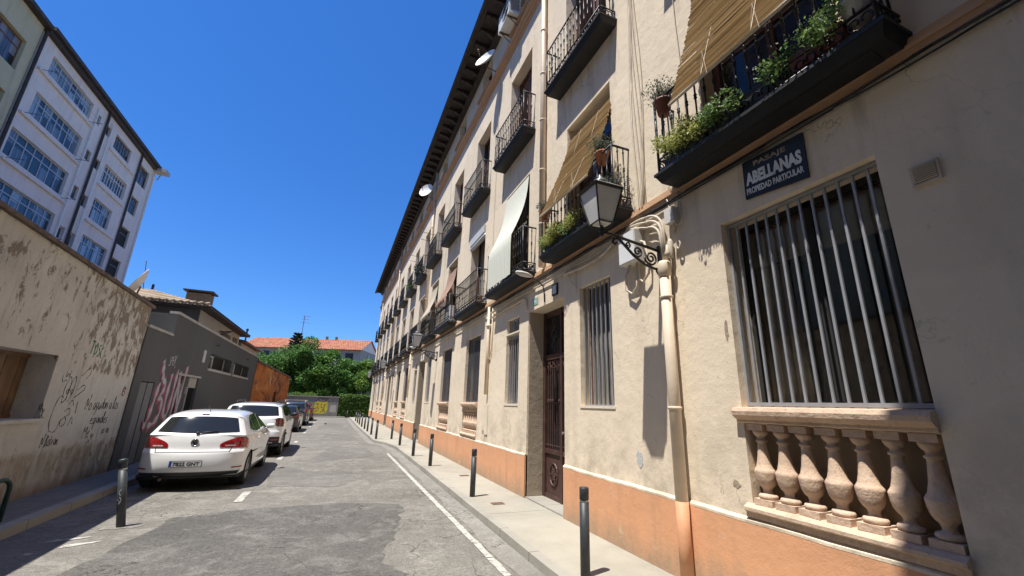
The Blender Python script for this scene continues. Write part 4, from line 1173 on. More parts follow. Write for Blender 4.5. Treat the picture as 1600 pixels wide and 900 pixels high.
# drying poles
for i, (y, z) in enumerate(((17.6, 9.15), (20.8, 9.1))):
    g = MB(); g.tube([(3.2, y, z), (2.45, y - .05, z + .02)], .012, 6); g.tube([(3.2, y + .9, z), (2.75, y + .85, z + .02)], .012, 6); g.tube([(3.2, y - .1, z), (3.2, y + 1.0, z)], .012, 6)
    tag(build(g, 'drying_pole', 'metal_rust'), ('nearer' if i == 0 else 'farther') + ' metal drying rack sticking out from a second floor balcony', 'drying rack', 'drying racks on the upper balconies')
# bicycle-like clutter kept simple: white air unit standing on a balcony
g = MB(); g.box(3.28, 3.5, 13.75, 14.4, 4.47, 5.05); tag(build(g, 'balcony_cabinet', 'white_plastic'), 'white metal unit standing on the fifth balcony behind its bars', 'cabinet')

# ---- potted plants
def leaves(mb, c, rad, n, size, rnd, squash=(1, 1, 1), shell=.0, up=.3):
    for _ in range(n):
        while True:
            d = Vector((rnd.uniform(-1, 1), rnd.uniform(-1, 1), rnd.uniform(-1, 1)))
            if shell < d.length < 1: break
        p = Vector(c) + Vector((d.x * rad * squash[0], d.y * rad * squash[1], d.z * rad * squash[2]))
        n_ = Vector((rnd.gauss(0, 1), rnd.gauss(0, 1), rnd.gauss(0, 1) + up)).normalized()
        a = n_.orthogonal().normalized(); a.rotate(Matrix.Rotation(rnd.uniform(0, 6.28), 3, n_)); b = n_.cross(a)
        s_ = size * rnd.uniform(.6, 1.3)
        mb.add([p - a * s_, p + b * s_ * .5 + n_ * s_ * .15, p + a * s_, p - b * s_ * .5 + n_ * s_ * .15], [(0, 1, 2, 3)])
def flower_box(y0, y1, z, label, kinds, mat='planter', x=3.25):
    t = thing('flower_box', (x, (y0 + y1) / 2, z), label, 'plant')
    g = MB(); g.add([(x - .055, y0, z), (x + .055, y0, z), (x + .055, y1, z), (x - .055, y1, z), (x - .075, y0 - .01, z + .14), (x + .075, y0 - .01, z + .14), (x + .075, y1 + .01, z + .14), (x - .075, y1 + .01, z + .14)],
                      [(0, 3, 2, 1), (0, 1, 5, 4), (1, 2, 6, 5), (2, 3, 7, 6), (3, 0, 4, 7)])
    g.add([(x - .065, y0, z + .12), (x + .065, y0, z + .12), (x + .065, y1, z + .12), (x - .065, y1, z + .12)], [(0, 1, 2, 3)])
    build(g, 'planter', mat, t)
    g = MB(); rnd = random.Random(int(y0 * 100)); m = len(kinds)
    for k, (cy, mi, dens) in enumerate(kinds):
        yy = y0 + (y1 - y0) * cy
        g.cur = mi
        for _ in range(5):
            cc = (x + rnd.uniform(-.17, .0), yy + rnd.uniform(-.08, .08), z + (.15 if mi == 0 else .10) + rnd.uniform(0, .17 if mi == 0 else .12))
            leaves(g, cc, .11, int((110 if mi == 0 else 62) * dens), .019, rnd)
            g.tube([(x, yy, z + .1), cc], .003, 3)
        g.cur = 2
        leaves(g, (x - .11, yy, z + (.26 if mi == 0 else .20)), .14, int((34 if mi else 8) * dens), .014, rnd, shell=.5)
    build(g, 'foliage', ['leaf_yellow', 'leaf_fresh', 'petal_white', 'leaf_mid'], t)
    return t
flower_box(2.72, 3.30, 4.47, 'flower box with yellow green foliage at the left end of the nearest balcony', [(.1, 0, 1), (.3, 0, 1), (.5, 0, 1.1), (.7, 0, 1.1), (.9, 0, 1)], x=3.29)
flower_box(2.30, 2.66, 4.50, 'planter of small white flowers next to the yellow green foliage', [(.2, 1, 1), (.5, 1, 1.1), (.8, 1, 1)], x=3.29)
flower_box(1.86, 2.22, 4.52, 'planter of white flowers near the middle of the nearest balcony', [(.25, 1, .8)], x=3.29)
flower_box(1.38, 1.78, 4.54, 'dark red planter with bright green leaves on the nearest balcony', [(.15, 1, .9), (.45, 1, .8), (.9, 3, .4)], 'planter_red', x=3.29)
flower_box(5.75, 6.42, 4.47, 'flower box with yellow green foliage on the balcony behind the lantern', [(.12, 0, 1), (.3, 0, 1.1), (.5, 0, 1.1), (.7, 0, 1), (.9, 1, 1)], x=3.29)
flower_box(5.20, 5.66, 4.47, 'planter with trailing white flowers behind the near lantern', [(.2, 0, .9), (.5, 0, 1), (.8, 1, .8)], x=3.29)
def rosemary(x, y, z, label, r=.16, h=.22, mat='leaf_rosemary', pot='terracotta'):
    t = thing('potted_plant', (x, y, z), label, 'plant')
    g = MB(); g.smooth = True; g.lathe((x, y, z), [(.07, 0), (.10, .17), (.108, .17), (.108, .195), (.092, .195), (.088, .17), (0, .17)], 14); build(g, 'pot', pot, t)
    g = MB(); rnd = random.Random(int(y * 77 + z))
    for _ in range(70):
        a = rnd.uniform(0, 6.28); l = rnd.uniform(.4, 1) ; lean = rnd.uniform(0, 1)
        tip = Vector((x + math.cos(a) * r * lean, y + math.sin(a) * r * lean, z + .18 + h * l))
        b0 = Vector((x + math.cos(a) * .04 * lean, y + math.sin(a) * .04 * lean, z + .16))
        g.tube([b0, tip], .002, 3)
        for k in range(16):
            p = b0.lerp(tip, .25 + .75 * k / 15); d = Vector((rnd.gauss(0, 1), rnd.gauss(0, 1), rnd.gauss(.6, 1))).normalized() * .026
            s_ = d.cross(Vector((0, 0, 1))).normalized() * .006
            g.add([p - s_, p + s_, p + d], [(0, 1, 2)])
    leaves(g, (x - .03, y, z + .20 + h * .45), max(r, h) * .9, 420, .016, rnd, (1, 1, .75), 0, 1.5)
    build(g, 'foliage', mat, t)
    return t
rosemary(3.24, 3.26, 5.20, 'rosemary pot hung at the left corner of the nearest balcony rail', .18, .26, 'leaf_rosemary', 'planter_red')
rosemary(3.27, 4.60, 5.30, 'terracotta rosemary pot right of the straw blind behind the lantern', .19, .25)
rosemary(3.26, 6.47, 5.15, 'scruffy plant in a pot at the far corner of the second balcony', .14, .18)
rosemary(3.30, 1.30, 4.62, 'white pot with dark leaves at the right end of the nearest balcony', .15, .2, 'leaf_mid', 'white_plastic')
rosemary(3.34, 4.42, 4.5, 'dark potted herb standing low at the right end of the second balcony', .1, .3)
rnd = random.Random(44)
for i, (y, z) in enumerate(((20.6, 8.1), (21.6, 8.1), (23.6, 8.1), (24.6, 8.1), (22.1, 8.6))):
    lab = ['dense balcony plant on the second floor by the drying rack', 'bushy plant beside it on the same upper balcony', 'leafy plant on the upper balcony beyond the drying racks',
           'pale green hanging plant on the farther upper balcony', 'tall dark plant rising over the upper balcony rail'][i]
    t = thing('potted_plant', (3.26, y, z), lab, 'plant', 'plants on the upper balconies')
    g = MB(); g.smooth = True; g.lathe((3.26, y, z - .05), [(.09, 0), (.12, .2), (.1, .2), (0, .18)], 10); build(g, 'pot', 'planter', t)
    g = MB(); leaves(g, (3.24, y, z + .32), .30, 300, .035, rnd, (.6, 1, .8)); build(g, 'foliage', 'leaf_conifer' if i != 3 else 'leaf_mid', t)

# ================================================================== BOLLARDS
def bollard(x, y, z, h=.83, white=False):
    t = thing('bollard', (x, y, z), '', 'bollard', 'grey steel bollards along the right pavement')
    g = MB(); g.smooth = True
    g.lathe((x, y, z), [(.050, 0), (.050, h - .145)], 20); build(g, 'post', 'bollard', t)
    g = MB(); g.smooth = True; g.lathe((x, y, z + h - .145), [(.046, 0), (.046, .025)], 20); build(g, 'reflective_band', 'steel' if not white else 'white_paint', t)
    g = MB(); g.smooth = True; g.lathe((x, y, z + h - .12), [(.050, 0), (.050, .112), (.046, .12), (0, .121)], 20)
    if white: g.cur = 1; g.lathe((x, y, z + h + .0012), [(.046, 0), (0, .001)], 20)
    build(g, 'cap', ['bollard', 'plate_green'], t)
    if white:
        g = MB(); g.smooth = False
        strokes(g, [[(0, 0), (.3, .4), (.1, .8)], [(.2, .9), (.0, 1.3), (.3, 1.6)], [(.1, .3), (-.1, .6)]], (x - .02, y - .051, z + .30), (1, 0, 0), (0, 0, 1), .12, .004)
        build(g, 'sticker', 'frame_white', t)
    return t
labs = ['nearest grey bollard, cut by the bottom edge of the picture', 'second bollard from the camera on the right pavement', 'third bollard, standing before the orange plinth',
        'fourth bollard along the right pavement', 'fifth bollard, thin and straight before the second doorway', 'sixth bollard, last of the row close to the facade',
        'first bollard of the far row, nearest where the pavement widens', 'second bollard of the far row at the widened kerb', 'third bollard of the far row at the widened kerb', 'fourth bollard of the far row at the widened kerb',
        'fifth bollard of the far row at the widened kerb', 'sixth bollard of the far row at the widened kerb', 'seventh bollard of the far row, very small', 'eighth bollard of the far row, farthest of them']
pos = [(2.60, 4.19), (2.60, 8.09), (2.64, 12.11), (2.56, 14.4), (2.62, 17.9), (2.66, 20.9), (1.97, 20.9), (1.96, 23.6), (1.94, 26.1), (1.91, 28.2), (1.88, 30.6), (1.87, 33.4), (1.86, 35.9), (1.86, 39.0)]
b0 = bollard(*pos[0], .10)
relabel(b0, labs[0])
for p, lb in zip(pos[1:], labs[1:]):
    relabel(copy_tree(b0, None, (p[0] - pos[0][0], p[1] - pos[0][1], 0)), lb)
bl = bollard(-2.47, 7.86, 0, .88, True)
bl.rotation_euler = (0, -.19, 0)
bl['label'] = 'dark green bollard with pale top standing alone on the left of the road'; bl['group'] = 'bollards on the left'
del bl['group']
bb = bollard(1.40, 48.4, 0, .85); bb['label'] = 'lone dark post in front of the clipped hedge at the far end'; del bb['group']
# concrete spot round the left bollard
blob('concrete_spot', [(-2.66, 7.74), (-2.3, 7.76), (-2.2, 7.9), (-2.4, 8.0), (-2.66, 7.95)], .005, 'gutter', .02, 4)
# hoop
g = MB(); g.smooth = True
pts = [(-3.78, 7.98, .12), (-3.78, 7.98, .50)] + [(-3.78, 7.78 + .20 * math.cos(a), .50 + .14 * math.sin(a)) for a in [PI * k / 8 for k in range(1, 8)]] + [(-3.78, 7.58, .50), (-3.78, 7.58, .12)]
g.tube(pts, .027, 10)
tag(build(g, 'bike_hoop', 'hoop_green'), 'dark green metal hoop rising from the left pavement by the wall', 'bike rack')
#PART2
# ================================================================== LEFT SIDE
XL = -4.35
shed = thing('shed', (XL, 6.5, 0), 'low peeling plaster building on the left with black handwriting and a deep wooden window', 'building')
def ztop(y): return 4.02 - .053 * (y - 7.1)
g = MB()
wy0, wy1, wz0, wz1, dp = 7.35, 9.32, 1.33, 2.33, .40
cols = [.62, wy0, wy1, 12.3]
for i in range(3):
    a, b = cols[i], cols[i + 1]
    if i == 1:
        g.quad((XL, a, 0), (XL, b, 0), (XL, b, wz0), (XL, a, wz0)); g.quad((XL, a, wz1), (XL, b, wz1), (XL, b, ztop(b)), (XL, a, ztop(a)))
    else:
        for z0, z1 in ((0, wz0), (wz0, wz1)): g.quad((XL, a, z0), (XL, b, z0), (XL, b, z1), (XL, a, z1))
        g.quad((XL, a, wz1), (XL, b, wz1), (XL, b, ztop(b)), (XL, a, ztop(a)))
x2 = XL - dp
g.quad((XL, wy0, wz0), (x2, wy0, wz0), (x2, wy0, wz1), (XL, wy0, wz1)); g.quad((XL, wy1, wz0), (x2, wy1, wz0), (x2, wy1, wz1), (XL, wy1, wz1))
g.quad((XL, wy0, wz1), (x2, wy0, wz1), (x2, wy1, wz1), (XL, wy1, wz1)); g.quad((XL, wy0, wz0), (x2, wy0, wz0), (x2, wy1, wz0), (XL, wy1, wz0))
for y in (.62, 12.3): g.quad((XL, y, 0), (-11, y, 0), (-11, y, ztop(y) - .5), (XL, y, ztop(y)))
g.quad((-11, .62, 0), (-11, 12.3, 0), (-11, 12.3, 3.2), (-11, .62, 3.8))
build(g, 'wall', 'shed', shed)
g = MB(); g.prism([(XL + .07, .62, ztop(.62) + .004), (-11, .62, 3.9), (-11, .62, 3.98), (XL + .07, .62, ztop(.62) + .07)], (0, 0, 0))
g = MB()
z0_, z1_ = ztop(.62), ztop(12.34)
vs = []
for y, z in ((.62, z0_), (12.34, z1_)):
    vs += [(XL + .06, y, z + .003), (XL + .06, y, z + .065), (-5.0, y, z + .16), (-11, y, z - .35), (-11, y, z - .42), (-5.0, y, z + .05)]
g.add(vs, [(0, 1, 2, 5), (5, 2, 3, 4), (6, 11, 8, 7), (11, 10, 9, 8)] + [(i, (i + 1) % 6, (i + 1) % 6 + 6, i + 6) for i in range(6)])
build(g, 'roof', 'parapet_tile', shed)
g = MB(); x = XL - .36
g.box(x - .04, x + .02, wy0, wy1, wz0, wz0 + .06); g.box(x - .04, x + .02, wy0, wy1, wz1 - .06, wz1)
for k in range(12): 
    y = wy0 + (wy1 - wy0) * k / 12; g.box(x - .03, x + .0 + .004 * (k % 2), y + .004, y + (wy1 - wy0) / 12 - .004, wz0 + .06, wz1 - .06)
for y in (8.1, 8.65): g.box(x + .0, x + .045, y - .05, y + .05, wz0 + .06, wz1 - .06)
build(g, 'window', 'window_wood', shed)
g = MB(); g.box(XL - .38, XL + .05, wy0 - .05, wy1 + .05, wz0 - .055, wz0 - .002); build(g, 'window_sill', 'shed', shed)
g = MB(); g.box(XL - .3, XL + .012, .7, 12.28, .0, .0001); 
# handwriting (sprayed on the plaster)
R_, U_ = (0, 1, 0), (0, 0, 1)
for tx, yy, zz, hh, ww, sx_, nm in (('No ayudan a los', 10.62, 1.43, .24, .0085, .66, 'handwriting'), ('espanoles', 10.95, 1.16, .21, .0085, .62, 'handwriting'), ('~', 11.45, 1.24, .10, .007, .6, 'tilde'),
        ('Me', 10.80, .90, .24, .008, .8, 'handwriting'), ('somos', 11.5, .95, .15, .010, .75, 'handwriting'), ('Mx.', 9.22, 1.33, .28, .008, .5, 'handwriting'), ('N Botran', 9.58, .86, .19, .007, .52, 'handwriting')):
    g = MB(); handwrite(g, tx, (XL, yy, zz), R_, U_, hh, ww, sx_); build(g, nm, 'spray_black', shed)
g = MB()
# crude figure: tangle of loops
strokes(g, [[(0, 0), (-.5, .6), (-.3, 2.2), (.2, 2.6), (.5, 2.4)], [(.4, 2.0), (.2, 3.2), (.7, 4.2), (1.1, 3.2), (.8, 2.2), (.4, 2.0)], [(.9, 2.2), (1.0, 3.6), (1.5, 4.2), (1.7, 3.0), (1.2, 2.1)],
            [(.6, 2.9), (.9, 3.1), (.8, 2.6), (.6, 2.9)], [(1.2, 2.9), (1.45, 3.1), (1.4, 2.6), (1.2, 2.9)],
            [(0, 0), (.8, -.1), (1.0, .8), (1.7, 1.0), (1.9, .5), (1.2, .2), (1.0, .8)], [(1.2, 1.4), (1.9, 1.7), (2.1, 1.1), (1.4, 1.0)], [(1.5, 1.9), (2.0, 2.3), (2.3, 1.8)],
            [(2.2, 3.0), (3.1, 3.5), (3.4, 3.1), (2.4, 2.6)], [(2.2, 4.1), (3.3, 4.9), (3.6, 4.3), (3.0, 3.9)], [(2.0, 2.4), (3.2, 3.0)], [(-.5, 4.0), (-.4, 3.5), (.2, 3.7)], [(-.1, 4.3), (.0, 3.8), (.2, 4.3), (.35, 3.8), (.5, 4.4)],
            [(2.9, 1.2), (2.8, 2.1)], [(2.3, .3), (2.6, 1.1), (2.9, .4)]], (XL, 9.72, 1.10), R_, U_, .23, .0065, .004, .92)
build(g, 'scrawled_figure', 'spray_black', shed)
g = MB(); handwrite(g, 'TOSC', (XL, 10.20, 2.46), R_, U_, .24, .015, .7, .1, .72, -.10); handwrite(g, '1', (XL, 11.05, 2.28), R_, U_, .19, .011, .9); build(g, 'green_tag', 'spray_green', shed)
g = MB(); strokes(g, [[(0, 0), (.3, .5), (.7, .3), (.5, -.1), (.1, .1), (.2, .7), (.8, .6)], [(.1, .6), (.4, .9), (.6, .5)]], (XL, 11.95, 1.72), R_, U_, .22, .014); build(g, 'red_tag', 'spray_red', shed)

# grey rendered wall building
XG = -4.32
gb = thing('grey_building', (XG, 20, 0), 'low dark grey rendered building with red and white graffiti behind the white cars', 'building')
Y0, Y1, ZG = 12.3, 27.3, 3.92
gops = [(15.15, 17.2, .12, 2.32, .12), (18.0, 21.35, 2.72, 3.24, .35), (21.85, 25.3, 2.72, 3.24, .35), (12.72, 13.55, .12, 2.05, .05)]
g = MB(); wall_grid(g, XG, Y0, Y1, 0, ZG, gops + [(Y0, 13.95, 3.30, ZG, 0)], -1)
g.quad((XG, Y0, 3.30), (-8, Y0, 3.30), (-8, 13.95, 3.30), (XG, 13.95, 3.30)); g.quad((XG, 13.95, 3.30), (-8, 13.95, 3.30), (-8, 13.95, ZG), (XG, 13.95, ZG))
g.quad((XG, Y1, 0), (-12, Y1, 0), (-12, Y1, ZG), (XG, Y1, ZG)); g.quad((XG, 13.95, ZG), (-12, 13.95, ZG), (-12, Y1, ZG), (XG, Y1, ZG)); g.quad((XG, Y0, 0), (-12, Y0, 0), (-12, Y0, 3.3), (XG, Y0, 3.3))
g.quad((-12, Y0, 0), (-12, Y1, 0), (-12, Y1, ZG), (-12, Y0, ZG))
build(g, 'wall', 'grey_render', gb)
g = MB(); g.box(-5.62, -5.5, 12.35, 13.94, 3.31, 3.9); build(g, 'terrace_wall', 'pale_render', gb)
g = MB(); g.box(XG - .2, XG + .03, 13.95, Y1, ZG + .002, ZG + .07); g.box(XG - .15, XG + .03, Y0, 13.94, 3.302, 3.36); build(g, 'coping', 'pale_render', gb)
for i, (a, b, c, d, e) in enumerate(gops[1:3]):
    g = MB(); g.box(XG - .05, XG + .04, a - .1, b + .1, c - .09, c - .004); f = build(g, 'window_sill', 'pale_render', gb)
    g = MB(); x = XG - .3
    m = a + (b - a) * .45
    for p, q in ((a, a + .06), (m - .05, m + .05), (b - .06, b)): g.box(x - .03, x + .03, p, q, c, d)
    g.box(x - .03, x + .03, a + .06, m - .05, d - .05, d); g.box(x - .03, x + .03, a + .06, m - .05, c, c + .05)
    f = build(g, 'window', 'frame_white', gb)
    g = MB(); g.box(x - .01, x + .0, a + .06, m - .05, c + .05, d - .05); g.cur = 1; g.box(x - .01, x + .0, m + .05, b - .06, c, d); build(g, 'pane', ['curtain_pane', 'interior_dark'], f)
g = MB(); g.box(XG - .11, XG - .07, 15.15, 16.4, .12, 2.32)
dd = build(g, 'garage_door', 'grey_render', gb)
g = MB(); g.box(XG - .10, XG - .04, 16.4, 16.46, .12, 2.32); g.box(XG - .10, XG - .05, 16.46, 17.2, 2.0, 2.32); g.box(XG - .01, XG + .03, 15.05, 17.3, 2.32, 2.38)
build(g, 'door_frame', 'pale_render', dd)
g = MB(); g.box(XG - .115, XG - .105, 16.46, 17.2, .12, 2.0)
for k in range(9): g.box(XG - .09, XG - .075, 16.5 + k * .08, 16.515 + k * .08, .12, 2.0)
build(g, 'barred_door', 'interior_dark', dd)
g = MB(); g.box(XG - .045, XG - .01, 12.74, 13.10, .14, 2.03); g.box(XG - .045, XG - .012, 13.16, 13.53, .14, 2.03); build(g, 'metal_gate', 'grille_dark', gb)
g = MB(); g.box(XG, XG + .02, 17.05, 17.3, 2.86, 3.26)
for k in range(5): g.box(XG + .02, XG + .03, 17.08, 17.27, 2.89 + k * .075, 2.93 + k * .075)
build(g, 'vent', 'frame_white', gb)
# big bubble letters B U N with white over pink
g = MB()
LB = [[(.2, 4.9), (.5, 4.1), (.9, 3.7), (.3, 3.0), (.1, 1.8), (-.3, .6), (-.8, .2)], [(.5, 3.4), (1.5, 3.5), (1.7, 2.8), (.7, 2.2), (1.7, 2.2), (2.0, 1.2), (1.2, .4), (.0, .3)],
      [(2.7, 4.0), (2.5, 2.4), (2.6, 1.1), (3.2, .6), (3.7, 1.2), (3.8, 2.6), (3.9, 4.4)],
      [(4.5, .5), (4.6, 2.6), (4.7, 4.3)], [(4.7, 4.2), (5.2, 2.4), (5.8, .7)], [(5.8, .7), (5.9, 2.6), (6.2, 4.8)]]
strokes(g, LB, (XG, 13.72, .85), R_, U_, .36, .155, .004, .92)
build(g, 'graffiti_fill', 'spray_pink', gb)
g = MB(); strokes(g, LB, (XG, 13.74, .87), R_, U_, .36, .075, .008, .92); strokes(g, [[(x + .14, z + .1) for x, z in l] for l in LB], (XG, 13.74, .87), R_, U_, .36, .018, .009, .92)
handwrite(g, 'SPEK', (XG, 14.15, 2.52), R_, U_, .26, .014, .85, .2, .66, .12)
handwrite(g, 'Luis', (XG, 15.3, 1.98), R_, U_, .26, .014, .8); handwrite(g, 'SE', (XG, 16.0, 1.8), R_, U_, .2, .012, .8)
build(g, 'graffiti_outline', 'spray_white', gb)
g = MB()
for y in (18.3, 24.2): g.tube([(XG + .01, y, 3.55), (XG + .12, y + .05, 3.58), (XG + .14, y + .5, 3.58)], .02, 6)
build(g, 'wall_fitting', 'black_iron', gb)

# orange wall
ow = thing('orange_wall', (-4.3, 37, 0), 'rusty orange painted wall past the grey building, with a dark coping', 'wall')
g = MB(); wall_grid(g, -4.31, 27.32, 46.6, 0, 3.70, [(36.6, 38.0, .12, 2.2, .3)], -1)
g.quad((-4.31, 46.6, 0), (-8, 46.6, 0), (-8, 46.6, 3.7), (-4.31, 46.6, 3.7)); g.quad((-8, 27.32, 0), (-8, 46.6, 0), (-8, 46.6, 3.7), (-8, 27.32, 3.7)); g.quad((-4.31, 27.32, 3.7), (-8, 27.32, 3.7), (-8, 46.6, 3.7), (-4.31, 46.6, 3.7))
build(g, 'wall', 'orange_wall', ow)
g = MB(); g.box(-4.6, -4.22, 27.32, 46.65, 3.702, 3.80); build(g, 'coping', 'parapet_tile', ow)
g = MB(); g.box(-4.63, -4.58, 36.6, 38.0, .12, 2.2); build(g, 'door', 'interior_dark', ow)
g = MB(); strokes(g, [[(0, 0), (.3, 2), (-.2, 4), (.5, 6)], [(1, 0), (.7, 3), (1.2, 5)], [(-2, 1), (-1.6, 3), (-2.2, 5)]], (-4.31, 36, .6), R_, U_, .5, .06); build(g, 'dark_runs', 'metal_rust', ow)

# upper house behind the grey wall
uh = thing('tiled_house', (-10, 27.5, 0), 'two storey house with a brown tiled hip roof behind the grey wall', 'building')
g = MB(); wall_grid(g, -6.4, 23.3, 32.3, 0, 5.75, [(27.4, 29.9, 4.55, 5.35, .4), (30.5, 31.9, 4.55, 5.4, .5)], -1)
build(g, 'wall', 'pale_render', uh)
g = MB(); g.box(-16, -6.42, 23.3, 23.5, 0, 5.75); g.box(-16, -6.9, 32.1, 32.29, 0, 5.75); g.box(-16, -15.8, 23.5, 32.1, 0, 5.75); build(g, 'side_wall', 'grey_render', uh)  # dark render: shadow beneath the eave is put into the wall colour
g = MB()
e0_ = [(-5.85, 22.75, 5.80), (-16.6, 22.75, 5.80), (-16.6, 32.9, 5.80), (-5.85, 32.9, 5.80)]
r0, r1 = (-9.9, 27.4, 7.22), (-14.5, 27.4, 7.22)
g.add(e0_ + [r0, r1], [(0, 4, 5, 1), (1, 5, 2), (2, 5, 4, 3), (3, 4, 0)]); rf = build(g, 'roof', 'tiles_brown', uh)
g = MB(); g.box(-16.55, -5.9, 22.8, 32.85, 5.68, 5.79); build(g, 'eave', 'eave_wood', rf)
g = MB()
for i in range(38): g.tube([(-16.5 + i * .28, 22.72, 5.83), (-16.5 + i * .28, 23.3, 6.0)], .085, 6)
build(g, 'tile_edge', 'tiles_brown', rf)
g = MB(); g.box(-8.3, -7.2, 27.2, 28.0, 6.0, 7.25); ch = build(g, 'chimney', 'chimney_brick', rf)
g = MB(); g.box(-8.45, -7.05, 27.05, 28.15, 7.32, 7.40)
for x in (-8.2, -7.3): g.box(x - .05, x + .05, 27.3, 27.4, 7.25, 7.32); g.box(x - .05, x + .05, 27.8, 27.9, 7.25, 7.32)
build(g, 'chimney_cap', 'eave_wood', ch)
for a, b, c, d in ((27.4, 29.9, 4.55, 5.35), (30.5, 31.9, 4.55, 5.4)):
    g = MB(); g.box(-6.78, -6.72, a, a + .08, c, d); g.box(-6.78, -6.72, b - .08, b, c, d); g.box(-6.78, -6.72, (a + b) / 2 - .04, (a + b) / 2 + .04, c, d); f = build(g, 'window', 'frame_white', uh)
    g = MB(); g.box(-6.79, -6.782, a, b, c, d); build(g, 'pane', 'window_glass', f)
g = MB(); g.tube([(-6.38, 25.2, 4.6), (-5.6, 26.3, 5.15), (-6.38, 27.2, 5.2)], .03, 5); g.tube([(-9.9, 27.4, 7.2), (-9.9, 27.4, 7.5)], .06, 6); build(g, 'awning_arm', 'black_iron', uh)
an = thing('annex', (-8, 36, 0), 'plain grey annex behind the tiled house, small windows under its low roof', 'building')
g = MB(); wall_grid(g, -6.4, 33.2, 39.5, 0, 5.35, [(35.2, 36.2, 4.4, 5.0, .2)], -1); g.quad((-6.4, 33.2, 0), (-12, 33.2, 0), (-12, 33.2, 5.35), (-6.4, 33.2, 5.35)); g.quad((-6.4, 39.5, 0), (-12, 39.5, 0), (-12, 39.5, 5.35), (-6.4, 39.5, 5.35))
build(g, 'wall', 'pale_render', an)
g = MB(); g.prism([(-6.1, 32.9, 5.36), (-12, 32.9, 6.3), (-12, 32.9, 6.4), (-6.1, 32.9, 5.48)], (0, 7, 0)); build(g, 'roof', 'parapet_tile', an)
g = MB(); g.box(-6.58, -6.56, 35.2, 36.2, 4.4, 5.0); build(g, 'window', 'window_glass', an)
g = MB(); g.tube([(-7.2, 38.5, 5.3), (-7.2, 38.5, 6.9)], .06, 6); g.lathe((-7.2, 38.5, 6.9), [(.1, 0), (.1, .12), (0, .2)], 8); build(g, 'flue', 'black_iron', an)

# tall blocks on the far left
XT = -17
ty = thing('apartment_block', (XT, 20, 0), 'stained yellow apartment block cut by the left edge of the picture', 'building')
g = MB(); wall_grid(g, XT, -16, 26.0, 0, 20.5, [(21.2, 25.4, 17.2, 18.95, .3), (21.2, 25.4, 14.2, 15.9, .3), (21.2, 25.4, 11.4, 13.0, .3), (14, 18.2, 17.2, 18.95, .3), (14, 18.2, 14.2, 15.9, .3)], -1)  # near length extended out of view to block sky light on the facade
g.quad((XT, 26, 0), (-29, 26, 0), (-29, 26, 20.5), (XT, 26, 20.5)); g.quad((XT, -16, 0), (-29, -16, 0), (-29, -16, 20.5), (XT, -16, 20.5)); g.quad((XT, -16, 20.5), (-29, -16, 20.5), (-29, 26, 20.5), (XT, 26, 20.5)); g.quad((-29, -16, 0), (-29, 26, 0), (-29, 26, 20.5), (-29, -16, 20.5))
build(g, 'wall', 'yellow_plaster', ty)
g = MB(); g.box(XT - .4, XT + .35, -16, 26.02, 20.5, 20.72); build(g, 'cornice', 'eave_wood', ty)
def framed(par, X, a, b, c, d, nv, th, fm, pm, tz=.28, dep=.2, w_=.035):
    g = MB(); x = X - dep
    for k in range(nv + 1):
        y = a + (b - a) * k / nv; g.box(x - .03, x + .03, max(a, y - w_), min(b, y + w_), c, d)
    for z in [c + w_, d - w_] + ([d - (d - c) * tz] if tz else []): g.box(x - .026, x + .026, a, b, z - w_, z + w_)
    f = build(g, 'window', fm, par)
    g = MB(); g.box(x - .02, x - .005, a, b, c, d); build(g, 'pane', pm, f)
    return f
for a, b, c, d in ((21.2, 25.4, 17.2, 18.95), (21.2, 25.4, 14.2, 15.9), (21.2, 25.4, 11.4, 13.0), (14, 18.2, 17.2, 18.95), (14, 18.2, 14.2, 15.9)):
    framed(ty, XT, a, b, c, d, 3, .04, 'brown_wood' if c < 17 else 'metal_rust', 'curtain_pane', .3)
tw_b = thing('apartment_block', (XT, 33.7, 0), 'white six storey apartment block with wide blue glazed windows, upper left', 'building')
WB = [(27.25, 31.55, 18.68, 19.8, 8, 'blue'), (27.1, 31.6, 15.92, 17.3, 8, 'blue'), (26.55, 31.55, 13.2, 14.72, 7, 'blue'), (27.0, 31.65, 10.55, 12.0, 7, 'blue'), (27.0, 31.6, 7.9, 9.35, 7, 'blue'),
      (34.8, 37.2, 18.68, 19.75, 6, 'dark'), (34.65, 37.95, 15.92, 17.25, 9, 'white'), (34.7, 37.2, 13.15, 14.65, 5, 'blue'), (34.75, 38.1, 10.55, 11.95, 5, 'blue'), (34.75, 38.1, 7.9, 9.3, 5, 'blue'),
      (32.2, 32.65, 18.9, 19.6, 1, 'dark'), (33.4, 34.0, 18.9, 19.6, 1, 'dark'), (32.2, 32.9, 16.3, 17.0, 2, 'dark'), (33.5, 34.1, 16.3, 17.0, 1, 'dark'), (32.2, 32.9, 13.5, 14.4, 2, 'dark'), (33.45, 34.0, 13.5, 14.3, 1, 'dark'), (32.2, 32.9, 10.8, 11.6, 2, 'white'), (33.5, 34.0, 10.7, 11.6, 1, 'white'),
      (39.0, 40.65, 18.15, 19.7, 2, 'dark'), (39.05, 40.3, 15.55, 16.95, 1, 'dark'), (39.0, 40.4, 12.8, 14.3, 1, 'shutter'), (39.0, 40.4, 10.1, 11.7, 1, 'shutter')]
g = MB(); wall_grid(g, XT, 26.04, 41.4, 0, 20.55, [(a, b, c, d, .25) for a, b, c, d, *_ in WB], -1)
g.quad((XT, 41.4, 0), (-29, 41.4, 0), (-29, 41.4, 20.55), (XT, 41.4, 20.55)); g.quad((XT, 26.04, 20.55), (-29, 26.04, 20.55), (-29, 41.4, 20.55), (XT, 41.4, 20.55)); g.quad((-29, 26.04, 0), (-29, 41.4, 0), (-29, 41.4, 20.55), (-29, 26.04, 20.55))
build(g, 'wall', 'white_plaster', tw_b)
